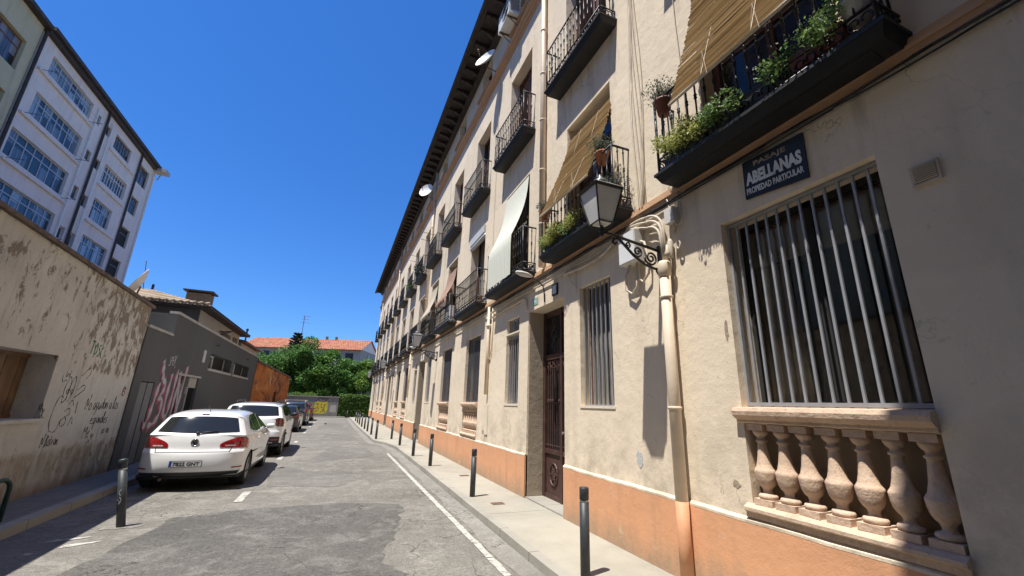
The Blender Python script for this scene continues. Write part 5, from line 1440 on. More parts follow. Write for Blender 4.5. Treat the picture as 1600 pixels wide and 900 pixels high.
g = MB(); g.box(XT - .5, XT + .45, 26.04, 41.55, 20.56, 20.78); g.box(XT, XT + .25, 26.04, 41.4, 20.36, 20.55); build(g, 'cornice', 'eave_wood', tw_b)
for a, b, c, d, nv, kd in WB:
    fm, pm = {'blue': ('frame_blue', 'blue_pane'), 'dark': ('grille_dark', 'curtain_pane'), 'white': ('frame_white', 'curtain_pane'), 'shutter': ('grille_dark', 'interior_dark')}[kd]
    framed(tw_b, XT, a, b, c, d, nv, .04, fm, pm, .32 if b - a > 1.2 else 0, .16, .032)
for y in (26.12, 33.2, 38.6):
    g = MB(); g.tube([(XT + .1, y, 0), (XT + .1, y, 20.5)], .075, 8); build(g, 'rain_pipe', 'eave_wood', tw_b)
g = MB(); g.tube([(XT + .1, 41.3, 0), (XT + .1, 41.3, 20.2)], .06, 8); g.tube([(XT + .1, 32.05, 5), (XT + .1, 32.05, 19.9)], .045, 6); g.tube([(XT + .1, 33.9, 5), (XT + .1, 33.9, 19.9)], .04, 6); build(g, 'rain_pipe', 'white_paint', tw_b)
for c in (18.3, 15.55, 12.85, 10.2, 7.6):
    g = MB(); g.box(XT - .01, XT + .14, 26.5, 31.9, c, c + .10); build(g, 'ledge', 'white_plaster', tw_b)
    g = MB(); 
    for y in (26.9, 31.6): g.tube([(XT + .0, y, c + .25), (XT + .7, y, c + .28)], .02, 4)
    for q in (.35, .65): g.tube([(XT + q, 26.9, c + .27), (XT + q, 31.6, c + .27)], .006, 3)
    build(g, 'clothes_line', 'grille_dark', tw_b)
    g = MB(); g.box(XT - .01, XT + .12, 34.4, 38.2, c - .05, c + .05); build(g, 'ledge', 'white_plaster', tw_b)
g = MB(); g.smooth = True
for i in range(4): g.tube([(XT + .3, 33.6 + .02 * i, 0), (XT + .3, 33.6 + .02 * i, .01)], .01, 3)
g = MB(); g.box(XT - .2, XT + .9, 41.0, 41.9, 20.3, 20.6); g.tube([(XT + .5, 41.4, 20.3), (XT + .3, 41.4, 19.6)], .05, 6); build(g, 'corner_gutter', 'pale_render', tw_b)

# far building with the red roof
fb = thing('red_roofed_building', (-5, 80, 0), 'long pale building with a red tiled roof beyond the trees', 'building')
fx = Vector((-.932, .363, 0)); fy = Vector((.363, .932, 0)); o_ = Vector((3.0, 74.5, 0)); Lf = 20.5; Df = 9
def fp(a, b, z): p = o_ + fx * a + fy * b; return (p.x, p.y, z)
g = MB(); g.prism([fp(0, 0, 0), fp(Lf, 0, 0), fp(Lf, Df, 0), fp(0, Df, 0)], (0, 0, 10.1)); build(g, 'wall', 'far_render', fb)
g = MB(); g.prism([fp(.0, .0, 10.11), fp(.0, Df, 10.11), fp(.0, Df / 2, 12.1)], fx * .3); build(g, 'gable', 'white_plaster', fb)
g = MB(); g.add([fp(-.25, -.5, 9.98), fp(Lf, -.5, 9.98), fp(Lf, Df / 2, 12.25), fp(-.25, Df / 2, 12.25), fp(-.25, Df + .5, 9.98), fp(Lf, Df + .5, 9.98)], [(0, 3, 2, 1), (3, 4, 5, 2)])
g.add([fp(-.25, -.5, 9.86), fp(Lf, -.5, 9.86), fp(Lf, 0, 10.02), fp(-.25, 0, 10.02)], [(0, 1, 2, 3)]); rf = build(g, 'roof', 'tiles_red', fb)
for a in (6.2, 7.9, 12.5):
    g = MB(); p = Vector(fp(a, Df / 2, 12.0)); g.box(p.x - .22, p.x + .22, p.y - .22, p.y + .22, 12.0, 12.75); build(g, 'chimney', 'chimney_brick', rf)
for a in (1.2, 4.6, 8.2, 11.8, 15.2, 18.4):
    for z in (7.9, 4.8):
        g = MB(); g.prism([fp(a, -.03, z), fp(a + 1.3, -.03, z), fp(a + 1.3, -.03, z + 1.5), fp(a, -.03, z + 1.5)], -fy * .04)
        for q in (.0, .65, 1.3): pass
        build(g, 'window', 'window_glass', fb)
g = MB(); g.prism([fp(-.02, 3.6, 8.4), fp(-.02, 4.6, 8.4), fp(-.02, 4.6, 9.6), fp(-.02, 3.6, 9.6)], -fx * .04); build(g, 'window', 'window_glass', fb)
ant = MB(); ant.tube([(-6.5, 76.5, 12.0), (-6.5, 76.5, 15.3)], .05, 5)
for z, l in ((15.2, .9), (14.7, .7), (14.1, 1.0)): ant.tube([(-6.5 - l * .4, 76.5, z), (-6.5 + l, 76.5, z)], .03, 4)
tag(build(ant, 'roof_antenna', 'metal_rust'), 'thin television antenna rising over the trees', 'antenna')
g = MB(); g.tube([(-17.4, 24.6, 20.7), (-17.4, 24.6, 21.9)], .03, 5)
for k in range(5): g.tube([(-17.4, 24.2 + .2 * k, 21.7 - .02 * k), (-17.0, 24.2 + .2 * k, 21.7 - .02 * k)], .012, 4)
g.tube([(-17.4, 24.0, 21.72), (-17.4, 25.3, 21.62)], .015, 4)
tag(build(g, 'roof_antenna', 'metal_rust'), 'small television antenna on the roof edge of the yellow block', 'antenna')

# end wall with yellow graffiti
ew = thing('end_wall', (-2, 49.9, 0), 'grey graffiti covered wall closing the passage, with a yellow painted panel', 'wall')
g = MB(); g.box(-12, .42, 49.8, 50.0, 0, 2.05); build(g, 'wall', 'end_wall_render', ew)
g = MB(); g.box(-12, .45, 49.74, 50.06, 2.052, 2.11); build(g, 'coping', 'pale_render', ew)
def flat(pts, off, name, mat): 
    g = MB(); g.prism([(x, 49.8 - off, z) for x, z in pts], (0, -.003, 0)); return build(g, name, mat, ew)
flat([(-1.95, .38), (-1.9, 1.45), (-1.6, 1.62), (-1.1, 1.52), (-.68, 1.60), (-.58, .9), (-.7, .42), (-1.2, .32)], .0005, 'graffiti_fill', 'spray_yellow')
flat([(-.38, .52), (-.35, 1.22), (.25, 1.25), (.28, .5)], .0005, 'paint_patch', 'pale_render')
flat([(-1.9, 1.62), (-1.5, 2.0), (-.6, 1.95), (-.3, 1.6), (-1.1, 1.66)], .0005, 'paint_patch', 'grille_dark')
g = MB(); strokes(g, [[(0, 1), (.3, 1.2), (.2, .7), (.45, .4), (0, 0)], [(.7, 1.1), (.6, .6), (1.0, .6), (.9, .1), (.6, 0)], [(1.1, 1.1), (1.0, .2), (1.3, 0)], [(.1, 1.6), (.6, 1.9), (1.1, 1.6), (1.6, 1.9)]], (-1.78, 49.8, .48), (1, 0, 0), (0, 0, 1), .8, .035, .006)
build(g, 'graffiti_outline', 'spray_black', ew)
g = MB(); strokes(g, [[(0, 0), (.5, .4), (1, 0), (1.5, .3)], [(2, 0), (2.4, .5), (2.7, -.1)]], (-1.7, 49.8, 1.62), (1, 0, 0), (0, 0, 1), .5, .03, .005); build(g, 'graffiti_tag', 'spray_white', ew)
# clipped hedge
hd = thing('hedge', (1.9, 50.4, 0), 'tall clipped green hedge closing the right end of the passage', 'hedge')
g = MB(); g.box(.62, 3.9, 50.0, 51.2, 0, 2.15); build(g, 'hedge_core', 'leaf_dark', hd)
g = MB(); rnd = random.Random(9)
for _ in range(13000):
    f = rnd.random()
    if f < .6: p = Vector((rnd.uniform(.5, 4), 49.93 + rnd.gauss(0, .09), rnd.uniform(0, 2.28)))
    elif f < .75: p = Vector((.52 + rnd.gauss(0, .06), rnd.uniform(49.9, 51.3), rnd.uniform(0, 2.28)))
    else: p = Vector((rnd.uniform(.5, 4), rnd.uniform(49.9, 51.3), 2.24 + rnd.gauss(0, .09)))
    n_ = Vector((rnd.gauss(0, 1), rnd.gauss(-.6, 1), rnd.gauss(.4, 1))).normalized(); a = n_.orthogonal().normalized(); b = n_.cross(a); s_ = rnd.uniform(.05, .10)
    g.add([p - a * s_, p + b * s_ * .6, p + a * s_, p - b * s_ * .6], [(0, 1, 2, 3)])
build(g, 'foliage', 'leaf_hedge', hd)

# trees
def tree(name, x, y, h, r, mat, label, zbase=1.6, n=9000, size=.15, squash=(1, 1, 1), lobes=26, seed=1, group='trees behind the end wall'):
    rnd = random.Random(seed)
    t = thing(name, (x, y, 0), label, 'tree', group)
    g = MB(); g.smooth = True
    trunk_top = zbase + (h - zbase) * .45
    g.tube([(x, y, 0), (x + .05, y, zbase * .6), (x - .08, y, trunk_top), (x, y, h * .85)], [.24, .19, .13, .03], 8)
    cz = (h + zbase) / 2; hz = (h - zbase) / 2
    L_ = []
    for i in range(lobes):
        for _ in range(50):
            d = Vector((rnd.uniform(-1, 1), rnd.uniform(-1, 1), rnd.uniform(-1, 1)))
            if .45 < d.length < .95: break
        k = 1 - .35 * max(0, d.z)
        c = Vector((x + d.x * r * k * squash[0], y + d.y * r * k * squash[1], cz + d.z * hz * .82))
        L_.append((c, r * rnd.uniform(.22, .40)))
        st = Vector((x, y, min(max(zbase, c.z - r * .7), h * .75)))
        g.tube([st, st.lerp(c, .5) + Vector((0, 0, .15)), c], [.07, .045, .012], 5)
    build(g, 'trunk', 'bark', t)
    g = MB()
    per = n // lobes
    for c, rr in L_:
        leaves(g, c, rr, per, size, rnd, (1, 1, .75), .45, 1.3)
    leaves(g, (x, y, cz), r * .7, n // 6, size, rnd, (squash[0], squash[1], hz / r), .2, .4)
    build(g, 'crown', mat, t)
    return t
tree('broadleaf_tree', -5.9, 55, 9.1, 3.0, 'leaf_dark', 'dark leafy tree at the left of the group behind the orange wall', 1.0, 11000, seed=1)
tree('broadleaf_tree', -3.3, 54, 9.5, 3.0, 'leaf_dark', 'tallest dark green tree in the middle of the group behind the end wall', 1.0, 12000, seed=2)
tree('broadleaf_tree', -1.1, 53.2, 8.1, 2.6, 'leaf_mid', 'rounded green tree directly behind the yellow graffiti', 1.2, 10000, seed=3)
tree('broadleaf_tree', 1.2, 56.5, 7.0, 2.4, 'leaf_mid', 'mid green tree left above the clipped hedge', 1.4, 8000, seed=4)
tree('broadleaf_tree', 3.2, 56, 7.0, 2.3, 'leaf_light', 'bright light green tree above the hedge against the facade end', 1.4, 9000, seed=5)
tree('broadleaf_tree', -8.2, 58, 7.8, 2.6, 'leaf_dark', 'low dark tree at the left fringe of the group, mostly hidden', 1.4, 6000, seed=6)
tree('broadleaf_tree', 6.4, 60, 6.8, 2.4, 'leaf_mid', 'green tree hidden beyond the far end of the facade', 1.4, 4000, seed=12)
tree('broadleaf_tree', -14.5, 46, 9.6, 2.0, 'leaf_mid', 'treetop showing over the tiled roof beside the chimney', 2, 6000, seed=7, group='trees behind the tiled house')
tree('broadleaf_tree', -12.2, 47, 8.9, 1.7, 'leaf_mid', 'smaller treetop peeking over the lower end of the tiled roof', 2, 5000, seed=8, group='trees behind the tiled house')
# conifer with tufted branches
t = thing('conifer', (-5.5, 60, 0), 'dark spiky conifer poking out above the leafy trees', 'tree')
g = MB(); g.tube([(-5.5, 60, 0), (-5.5, 60, 9.9)], [.2, .04], 8); rnd = random.Random(4); fl = MB()
for lev in range(9):
    z = 6.9 + lev * .34; r = (1.6 - lev * .15) * rnd.uniform(.7, 1.15)
    for k in range(7):
        a = k * 2 * PI / 7 + lev * .5 + rnd.uniform(-.4, .4); e = Vector((-5.5 + math.cos(a) * r, 60 + math.sin(a) * r, z + .25 + r * .12))
        b0_ = Vector((-5.5, 60, z)); g.tube([b0_, b0_.lerp(e, .6) - Vector((0, 0, .1)), e], [.035, .025, .01], 4)
        for q in range(5): leaves(fl, b0_.lerp(e, .4 + .15 * q), .17, 34, .07, rnd, (1, 1, .6))
build(g, 'trunk', 'bark', t); build(fl, 'crown', 'leaf_conifer', t)
# low bush left of the end wall
t = thing('bush', (-3.3, 50.8, 0), 'low light green bush peeking over the end wall behind the parked cars', 'bush')
g = MB(); rnd = random.Random(14)
for i in range(9): leaves(g, (-4.5 + i * .3, 50.7, 2.15 + rnd.uniform(-.15, .1)), .35, 240, .05, rnd)
build(g, 'foliage', 'leaf_light', t)
g = MB(); 
for i in range(5): g.tube([(-4.2 + i * .5, 50.7, 0), (-4.3 + i * .5, 50.7, 2.1)], .03, 5)
build(g, 'stems', 'bark', t)

# building added over the passage, mostly out of view, to shade the near facade
ab = thing('shade_building', (-1, -5, 0), 'tall stone fronted building added over the passage to shade the near facade', 'building')
g = MB(); g.box(-11, XF - .005, -14, .6, 4.45, 11.95); g.box(-11, XL - .02, -14, .6, 0, 4.44); build(g, 'wall', 'facade_light', ab)
g = MB(); g.box(XL - .02, XF - .006, .60, .66, 4.30, 4.75); g.box(XL - .02, XF - .006, .25, .599, 4.30, 4.448); build(g, 'lintel', 'stone', ab)

# ================================================================== CARS
def chaikin(P, keep=()):
    Q = []
    n = len(P)
    for i in range(n):
        a, b = Vector(P[i]), Vector(P[(i + 1) % n]); Q += [a.lerp(b, .22), a.lerp(b, .78)]
    return Q
def resample(P, step):
    Q = []
    n = len(P)
    for i in range(n):
        a, b = Vector(P[i]), Vector(P[(i + 1) % n]); k = max(1, int((b - a).length / step))
        for j in range(k): Q.append(a.lerp(b, j / k))
    return Q
class Car:
    def __init__(s, top, L, W, belt, roofw, wheels, wr, name, label, paint, x, y, group=None, lens_dark=False):
        s.L, s.hw, s.belt, s.paint = L, W / 2, belt, paint
        s.H = max(z for _, z in top); s.roofw = roofw
        s.x, s.y = x, y
        s.loop = resample(chaikin(chaikin(top + [(L - .15, .20), (.15, .20)])), .055)
        s.t = thing(name, (x, y + L / 2, 0), label, 'car', group)
        s.wheels, s.wr = wheels, wr; s.low = .30
    def w(s, y, z):
        hw = s.hw; b = s.belt
        if z < .34: r = hw - .05 * ((.34 - z) / .16) ** 2
        elif z < b - .22: r = hw + .0
        elif z < b: r = hw - .035 * ((z - b + .22) / .22) ** 1.6
        else: r = hw - .035 - (hw - .035 - s.roofw) * ((z - b) / (s.H - b)) ** .95
        r += .012 * math.exp(-((z - (b - .12)) / .04) ** 2)
        if y < .9: r *= 1 - .115 * ((.9 - y) / .9) ** 2.2
        if y > s.L - 1.0: r *= 1 - .15 * ((y - s.L + 1.0) / 1.0) ** 2.2
        return max(r, .02)
    def nrm(s, i):
        n = len(s.loop); a = s.loop[i - 1]; b = s.loop[(i + 1) % n]; t = (b - a); t = t / max(t.length, 1e-6)
        return Vector((-t[1], t[0]))       # left normal of travel
    def surf(s, i, u):
        """i float index along the loop, u lateral in [-2,2]; |u|>1 runs onto the side"""
        n = len(s.loop); i0 = int(math.floor(i)) % n; f = i - math.floor(i); i1 = (i0 + 1) % n
        p = s.loop[i0].lerp(s.loop[i1], f); nn = s.nrm(i0).lerp(s.nrm(i1), f)
        if nn.length > 1e-6: nn = nn / nn.length
        end = abs(nn[0])
        if nn[1] < -.6: end = 0
        au = min(abs(u), 1)
        d = (.02 + .11 * end) * au ** 2 + (.045 + .06 * end) * au ** 7
        if nn[1] < -.6: d *= .1
        nz_ = Vector((nn[0], nn[1] * (1 - end) ** 1.5))
        e = p - nz_ * d
        eE = p - nz_ * (((.02 + .11 * end) + (.045 + .06 * end)) * (.1 if nn[1] < -.6 else 1))
        wd = s.w(max(0, min(s.L, eE[0])), eE[1]) - .002
        sg = 1 if u >= 0 else -1
        if abs(u) <= 1: return Vector((sg * au * wd, e[0], e[1]))
        r = abs(u) - 1
        S_ = Vector((min(max(eE[0], .75), s.L - .75), .60))
        q = eE.lerp(S_, r)
        return Vector((sg * s.w(q[0], q[1]), q[0], q[1]))
    def P(s, v, off=0): return (s.x + v.x, s.y + v.y, v.z)
    def n3(s, i, u):
        a = s.surf(i + .5, u) - s.surf(i - .5, u); b = s.surf(i, u + .02) - s.surf(i, u - .02); n = a.cross(b)
        if n.length < 1e-9: n = Vector((u, 0, 0))
        n.normalize(); c = s.surf(i, u) - Vector((0, s.L / 2, .7))
        if n.dot(Vector((c.x, c.y, c.z))) < 0: n = -n
        return n
    def idx(s, z, rear=True):
        """loop index on the rear (or front) skin at height z"""
        n = len(s.loop); best = None
        for i in range(n):
            p = s.loop[i]
            if rear and p[0] > s.L * .33: continue
            if not rear and p[0] < s.L * .6: continue
            if s.nrm(i)[1] < -.75: continue
            q = s.loop[(i + 1) % n]
            if (p[1] - z) * (q[1] - z) <= 0 and abs(q[1] - p[1]) > 1e-5:
                return i + (z - p[1]) / (q[1] - p[1])
        return 0
    def body(s):
        n = len(s.loop); us = [-1 + 2 * k / 16 for k in range(17)]
        g = MB()
        rows = []
        rs = [1 - k / 16 for k in range(17)]
        for i in range(n):
            row = [s.surf(i, -1 - r) for r in rs[:-1]] + [s.surf(i, u) for u in us] + [s.surf(i, 1 + r) for r in rs[::-1][1:]]
            rows.append([s.P(v) for v in row])
        rows.append(rows[0])
        g.grid(rows)
        me = bpy.data.meshes.new('b'); me.from_pydata(g.v, [], g.f)
        bm = bmesh.new(); bm.from_mesh(me); bmesh.ops.remove_doubles(bm, verts=bm.verts, dist=.0015)
        bmesh.ops.dissolve_degenerate(bm, edges=bm.edges, dist=.001)
        # close the spine seams
        bmesh.ops.holes_fill(bm, edges=[e for e in bm.edges if e.is_boundary], sides=0)
        bmesh.ops.recalc_face_normals(bm, faces=bm.faces)
        bm.to_mesh(me); bm.free()
        for m_ in (s.paint, 'under'): me.materials.append(M[m_])
        bm = bmesh.new(); bm.from_mesh(me); kill = []; R_ = s.wr + .045
        for wy in s.wheels:
            for sx in (-1, 1):
                def ins(v):
                    lx = (v.co.x - s.x) * sx
                    return lx > s.hw * .62 and math.hypot(v.co.y - s.y - wy, v.co.z - s.wr) < R_ - .001
                I = {v for v in bm.verts if ins(v)}; snap = set()
                for f in bm.faces:
                    k = sum(v in I for v in f.verts)
                    if k == len(f.verts): kill.append(f)
                    elif k: snap |= {v for v in f.verts if v in I}
                for v in snap:
                    dy, dz = v.co.y - s.y - wy, v.co.z - s.wr; q = math.hypot(dy, dz) or 1e-6
                    ly, lz = wy + dy / q * R_, s.wr + dz / q * R_
                    side = abs(abs(v.co.x - s.x) - s.w(v.co.y - s.y, v.co.z)) < .03
                    v.co.y = s.y + ly; v.co.z = lz
                    if side: v.co.x = s.x + sx * s.w(ly, lz)
        bmesh.ops.delete(bm, geom=list(set(kill)), context='FACES')
        bm.to_mesh(me); bm.free()
        o = bpy.data.objects.new('body', me); COL.objects.link(o)
        for p in me.polygons:
            p.use_smooth = True; p.material_index = 1 if (p.center.z < .215 or (p.center.y - s.y < .45 and p.center.z < s.low)) else 0
        for wy in s.wheels:
            for sx in (-1, 1):
                g = MB(); x0 = s.x + sx * (s.hw - .30)
                ang = [-.35 + (PI + .7) * k / 24 for k in range(25)]
                A = [(wy + R_ * math.cos(a), s.wr + R_ * math.sin(a)) for a in ang]
                g.grid([[(s.x + sx * (s.w(y, z) - .004), s.y + y, z) for y, z in A], [(x0, s.y + y, z) for y, z in A]])
                g.add([(x0, s.y + y, z) for y, z in A], [tuple(range(25))])
                build(g, 'wheel_arch', 'under', s.t)
        org = Vector((s.x, s.y + s.L / 2, 0))
        me.transform(Matrix.Translation(-org))
        if hasattr(me, 'set_sharp_from_angle'): me.set_sharp_from_angle(angle=math.radians(40))
        o.parent = s.t; o.location = (0, 0, 0); WL[o.name] = org
    def patch(s, z0f, z1f, u0, u1, name, mat, off=.005, nu=20, nz=6, par=None, rear=True, mirror=False):
        """surface patch on the rear or front; z0f,z1f functions of v in 0..1 along u"""
        g = MB(); g.smooth = True
        for sg in ((1, -1) if mirror == 'both' else (1,)):
            G = []
            for j in range(nu + 1):
                v = j / nu; u = sg * (u0 + (u1 - u0) * v)
                za, zb = z0f(v), z1f(v)
                row = []
                for k in range(nz + 1):
                    z = za + (zb - za) * k / nz; i = s.idx(z, rear)
                    row.append(s.P(s.surf(i, u) + s.n3(i, u) * off))
                G.append(row)
            g.grid(G)
        return build(g, name, mat, par or s.t)
    def side(s, y0, y1, zb, zt, name, mat, sx, off=.004, ny=16, nz=6, par=None):
        g = MB(); g.smooth = True; G = []
        for j in range(ny + 1):
            f = j / ny; row = []
            for k in range(nz + 1):
                h = k / nz; y = (y0[0] + (y0[1] - y0[0]) * h) * (1 - f) + (y1[0] + (y1[1] - y1[0]) * h) * f
                z = zb(f) + (zt(f) - zb(f)) * h
                row.append((s.x + sx * (s.w(y, z) + off), s.y + y, z))
            G.append(row)
        g.grid(G); return build(g, name, mat, par or s.t)
    def wheel(s, wy, sx):
        g = MB(); g.smooth = True; r = s.wr; c = (s.x + sx * (s.hw - .115), s.y + wy, r)
        g.lathe(c, [(r * .62, -.10), (r * .93, -.105), (r, -.07), (r, .07), (r * .93, .105), (r * .66, .10), (r * .62, .08)], 32, 'x')
        wh = build(g, 'wheel', 'rubber', s.t)
        g = MB(); g.smooth = True
        g.lathe(c, [(r * .66, sx * .095), (r * .64, sx * .10), (r * .60, sx * .07), (r * .58, sx * .0), (0, sx * .0)], 28, 'x')
        g.smooth = False
        for k in range(5):
            a = k * 2 * PI / 5 + .3
            d = Vector((0, math.cos(a), math.sin(a))); e = Vector((0, -math.sin(a), math.cos(a)))
            g.obox(Vector(c) + d * r * .34 + Vector((sx * .075, 0, 0)), (.014, 0, 0), d * r * .28, e * r * .085)
        g.lathe((c[0] + sx * .08, c[1], c[2]), [(.055, -.02), (.055, .02), (0, .022)] if sx > 0 else [(0, -.022), (.055, -.02), (.055, .02)], 12, 'x')
        build(g, 'rim', 'rim', wh)
def car_common(c, rg, dlo, roofrail=False, plate_z=.5, plate_txt=None, lower_z=.40, lightf=None, plate_u=0, lens='lens_red'):
    c.body()
    for wy in c.wheels:
        for sx in (-1, 1): c.wheel(wy, sx)
    z0, z1, u_ = rg
    c.patch(lambda v: z0 + .03 * abs(2 * v - 1) ** 2, lambda v: z1 - .02 * abs(2 * v - 1) ** 3, -u_, u_, 'rear_window', 'car_glass', .006, 24, 8)
    c.patch(lambda v: .225, lambda v: lower_z, -.97, .97, 'rear_valance', 'black_plastic', .008, 24, 3)
    # side windows
    for sx in (-1, 1):
        for y0, y1, zb, zt in dlo: c.side(y0, y1, zb, zt, 'side_window', 'car_glass', sx)
        # door seams
        for ys_ in c.seams:
            g = MB(); g.smooth = True
            P = [[(c.x + sx * (c.w(y, z) + .002), c.y + y + o, z) for z in [.36 + (c.belt - .02 - .36) * k / 8 for k in range(9)]] for y, o in ((ys_, -.004), (ys_, .004))]
            g.grid(P); build(g, 'door_seam', 'under', c.t)
        for hy in c.handles:
            g = MB(); g.smooth = True; z = c.belt - .13; xx = c.x + sx * (c.w(hy, z) + .012)
            g.tube([(xx - sx * .012, c.y + hy - .09, z), (xx + sx * .012, c.y + hy - .07, z), (xx + sx * .012, c.y + hy + .07, z), (xx - sx * .012, c.y + hy + .09, z)], .013, 6); build(g, 'door_handle', c.paint, c.t)
        # mirror
        my = c.mirror; z = c.belt + .06; xm = c.x + sx * (c.w(my, c.belt) + .10)
        g = MB(); g.smooth = True
        g.lathe((0, 0, 0), [(0, -.10), (.055, -.09), (.075, -.03), (.075, .03), (.05, .085), (0, .095)], 12, 'x')
        g.v = [(xm + p[0] * 1.0, c.y + my + p[1] * 1.1, z + p[2] * .85) for p in g.v]
        g.tube([(c.x + sx * (c.w(my, c.belt) - .02), c.y + my + .03, c.belt - .0), (xm, c.y + my, z - .04)], .022, 6)
        mr = build(g, 'wing_mirror', c.mirror_mat, c.t)
        # light at front
        c.patch(lambda v: c.hl[0] + .03 * v, lambda v: c.hl[1] + .05 * v, .55 * sx, 1.05 * sx, 'headlight', 'lens_clear', .006, 8, 3, None, False)
    c.side_sill()
def sill(c):
    for sx in (-1, 1): c.side((.5, .5), (c.L - .5, c.L - .5), lambda f: .215, lambda f: .275, 'sill', 'black_plastic', sx, .004, 20, 2) if c.dark_sill else None
Car.side_sill = sill
def plate(c, z, txt, u=0, blue=True):
    i = c.idx(z); p = c.surf(i, u); n = c.n3(i, u)
    if n.y > 0: n = -n
    up = Vector((0, -n.z, 0)) + Vector((0, 0, -n.y)); up = (Vector((0, 0, 1)) - n * n.z).normalized(); rt = up.cross(n) * -1
    rt = Vector((1, 0, 0)); o = Vector(c.P(p)) + n * .006
    pl = MB()
    pl.obox(o + n * .006, rt * .26, up * .056, n * .005); pl.cur = 1
    pl.obox(o + n * .0125, rt * .25, up * .048, n * .0012)
    pl.cur = 2; pl.obox(o + n * .014 - rt * .235, rt * .017, up * .047, n * .0008)
    q = build(pl, 'number_plate', ['black_plastic', 'plate_white', 'plate_blue'], c.t)
    if txt:
        g = MB(); text_mesh(g, txt, o + n * .0138 - rt * .20 - up * .034, rt, up, .066, .42, .0015, .03); build(g, 'lettering', 'ink', q)
def lin(a, b): return lambda f: a + (b - a) * f

# --- near white hatchback
golf = Car([(.16, .22), (.05, .28), (.0, .42), (.0, .56), (.02, .66), (.055, .72), (.075, .76), (.10, .90), (.13, 1.00), (.165, 1.035), (.40, 1.33), (.47, 1.395), (.62, 1.438), (.95, 1.47), (1.5, 1.482), (2.0, 1.46), (2.35, 1.40), (2.75, 1.18), (3.12, .99), (3.5, .93), (3.9, .82), (4.12, .68), (4.2, .5), (4.2, .34), (4.1, .22)],
           4.2, 1.77, 1.0, .575, (.78, 3.36), .318, 'parked_car', 'nearest parked white hatchback with red tail lights and a dented looking number plate', 'car_white', -2.41, 10.20, 'cars parked along the left side')
golf.t['label'] = 'nearest parked white hatchback, facing away with wide red tail lights'
golf.seams = (1.30, 2.35, 3.22); golf.handles = (1.5, 2.5); golf.mirror = 2.82; golf.mirror_mat = 'car_white'; golf.hl = (.62, .74); golf.dark_sill = True
car_common(golf, (1.04, 1.35, .88), [((.80, 1.06), (1.22, 1.24), lin(1.10, 1.04), lin(1.27, 1.36)), ((1.26, 1.28), (2.02, 2.0), lin(1.04, 1.02), lin(1.36, 1.395)), ((2.10, 2.08), (2.92, 2.34), lin(1.02, 1.02), lin(1.395, 1.33))], lower_z=.345)
for sx in (-1, 1):
    tl = golf.patch(lambda v: .765 + .015 * (1 - v) + .05 * max(0, v - .75), lambda v: .835 + .125 * min(1, v * 2.2) ** .6 + .01 * v, .50 * sx, 1.26 * sx, 'tail_light', 'lens_red', .009, 22, 6)
    golf.patch(lambda v: .80, lambda v: .825, .60 * sx, .80 * sx, 'reversing_lens', 'lens_clear', .012, 6, 2, tl)
    golf.patch(lambda v: .40, lambda v: .425, .82 * sx, 1.04 * sx, 'reflector', 'lens_red', .009, 8, 2)
def seam_line(c, pts, wd=.005, name='hatch_seam'):
    g = MB(); g.smooth = True
    for (za, ua), (zb, ub) in zip(pts[:-1], pts[1:]):
        m = 10; L1 = []; L2 = []
        for k in range(m + 1):
            z = za + (zb - za) * k / m; u = ua + (ub - ua) * k / m; i = c.idx(z); p = c.surf(i, u) + c.n3(i, u) * .004
            dz = wd if abs(zb - za) < .02 else 0; du = 0 if dz else wd * 1.3
            L1.append(c.P(p + Vector((du, 0, dz)))); L2.append(c.P(p - Vector((du, 0, dz))))
        g.grid([L1, L2])
    build(g, name, 'under', c.t)
seam_line(golf, [(.96, -.79), (.70, -.72)]); seam_line(golf, [(.70, -.72), (.70, .72)]); seam_line(golf, [(.70, .72), (.96, .79)])
plate(golf, .50, '7822 GNT', -.06)
i = golf.idx(.875); p = Vector(golf.P(golf.surf(i, 0))); n = golf.n3(i, 0)
g = MB(); g.smooth = True
g.tube([p + n * .012 + Vector((.062 * math.cos(a), 0, .062 * math.sin(a))) for a in [2 * PI * k / 24 for k in range(24)]], .007, 6, True)
g.cur = 1; g.smooth = False; g.add([p + n * .010 + Vector((.058 * math.cos(a), 0, .058 * math.sin(a))) for a in [2 * PI * k / 24 for k in range(24)]], [tuple(range(24))])
g.cur = 0
for P_ in ([(-.030, .048), (0, -.0), (.030, .048)], [(-.050, .028), (-.022, -.048), (0, .0), (.022, -.048), (.050, .028)]):
    g.tube([p + n * .014 + Vector((a, 0, b)) for a, b in P_], .0055, 4)
build(g, 'emblem', ['chrome', 'black_plastic'], golf.t)
g = MB(); i = golf.idx(.775); p1 = Vector(golf.P(golf.surf(i, -.62))) + Vector((0, -.008, 0)); text_mesh(g, 'GOLF', p1, (1, 0, 0), (0, 0, 1), .028, .15, .004, .01); build(g, 'badge', 'chrome', golf.t)
g = MB(); g.smooth = True
q0 = golf.surf(golf.idx(1.045), .0); q1 = golf.surf(golf.idx(1.085), .42); q2 = golf.surf(golf.idx(1.075), -.0)
g.tube([golf.P(q0 + Vector((0, -.03, .0))), golf.P(q1 + Vector((0, -.035, .0)))], .012, 6); g.lathe(golf.P(q0 + Vector((0, -.01, 0))), [(.0, -.04), (.028, -.035), (.03, .0), (0, .01)], 10, 'y')
build(g, 'rear_wiper', 'black_plastic', golf.t)
g = MB(); g.smooth = True; ee = golf.surf(golf.idx(.26), -.55); g.tube([golf.P(ee + Vector((0, -.03, -.02))), golf.P(ee + Vector((0, .25, -.02)))], .03, 10); build(g, 'exhaust', 'metal_rust', golf.t)
g = MB(); q = golf.surf(golf.idx(.66), 0); g.box(golf.x - .2, golf.x + .2, golf.y + q.y - .006, golf.y + q.y + .01, .555, .575)
build(g, 'plate_light', 'black_plastic', golf.t)
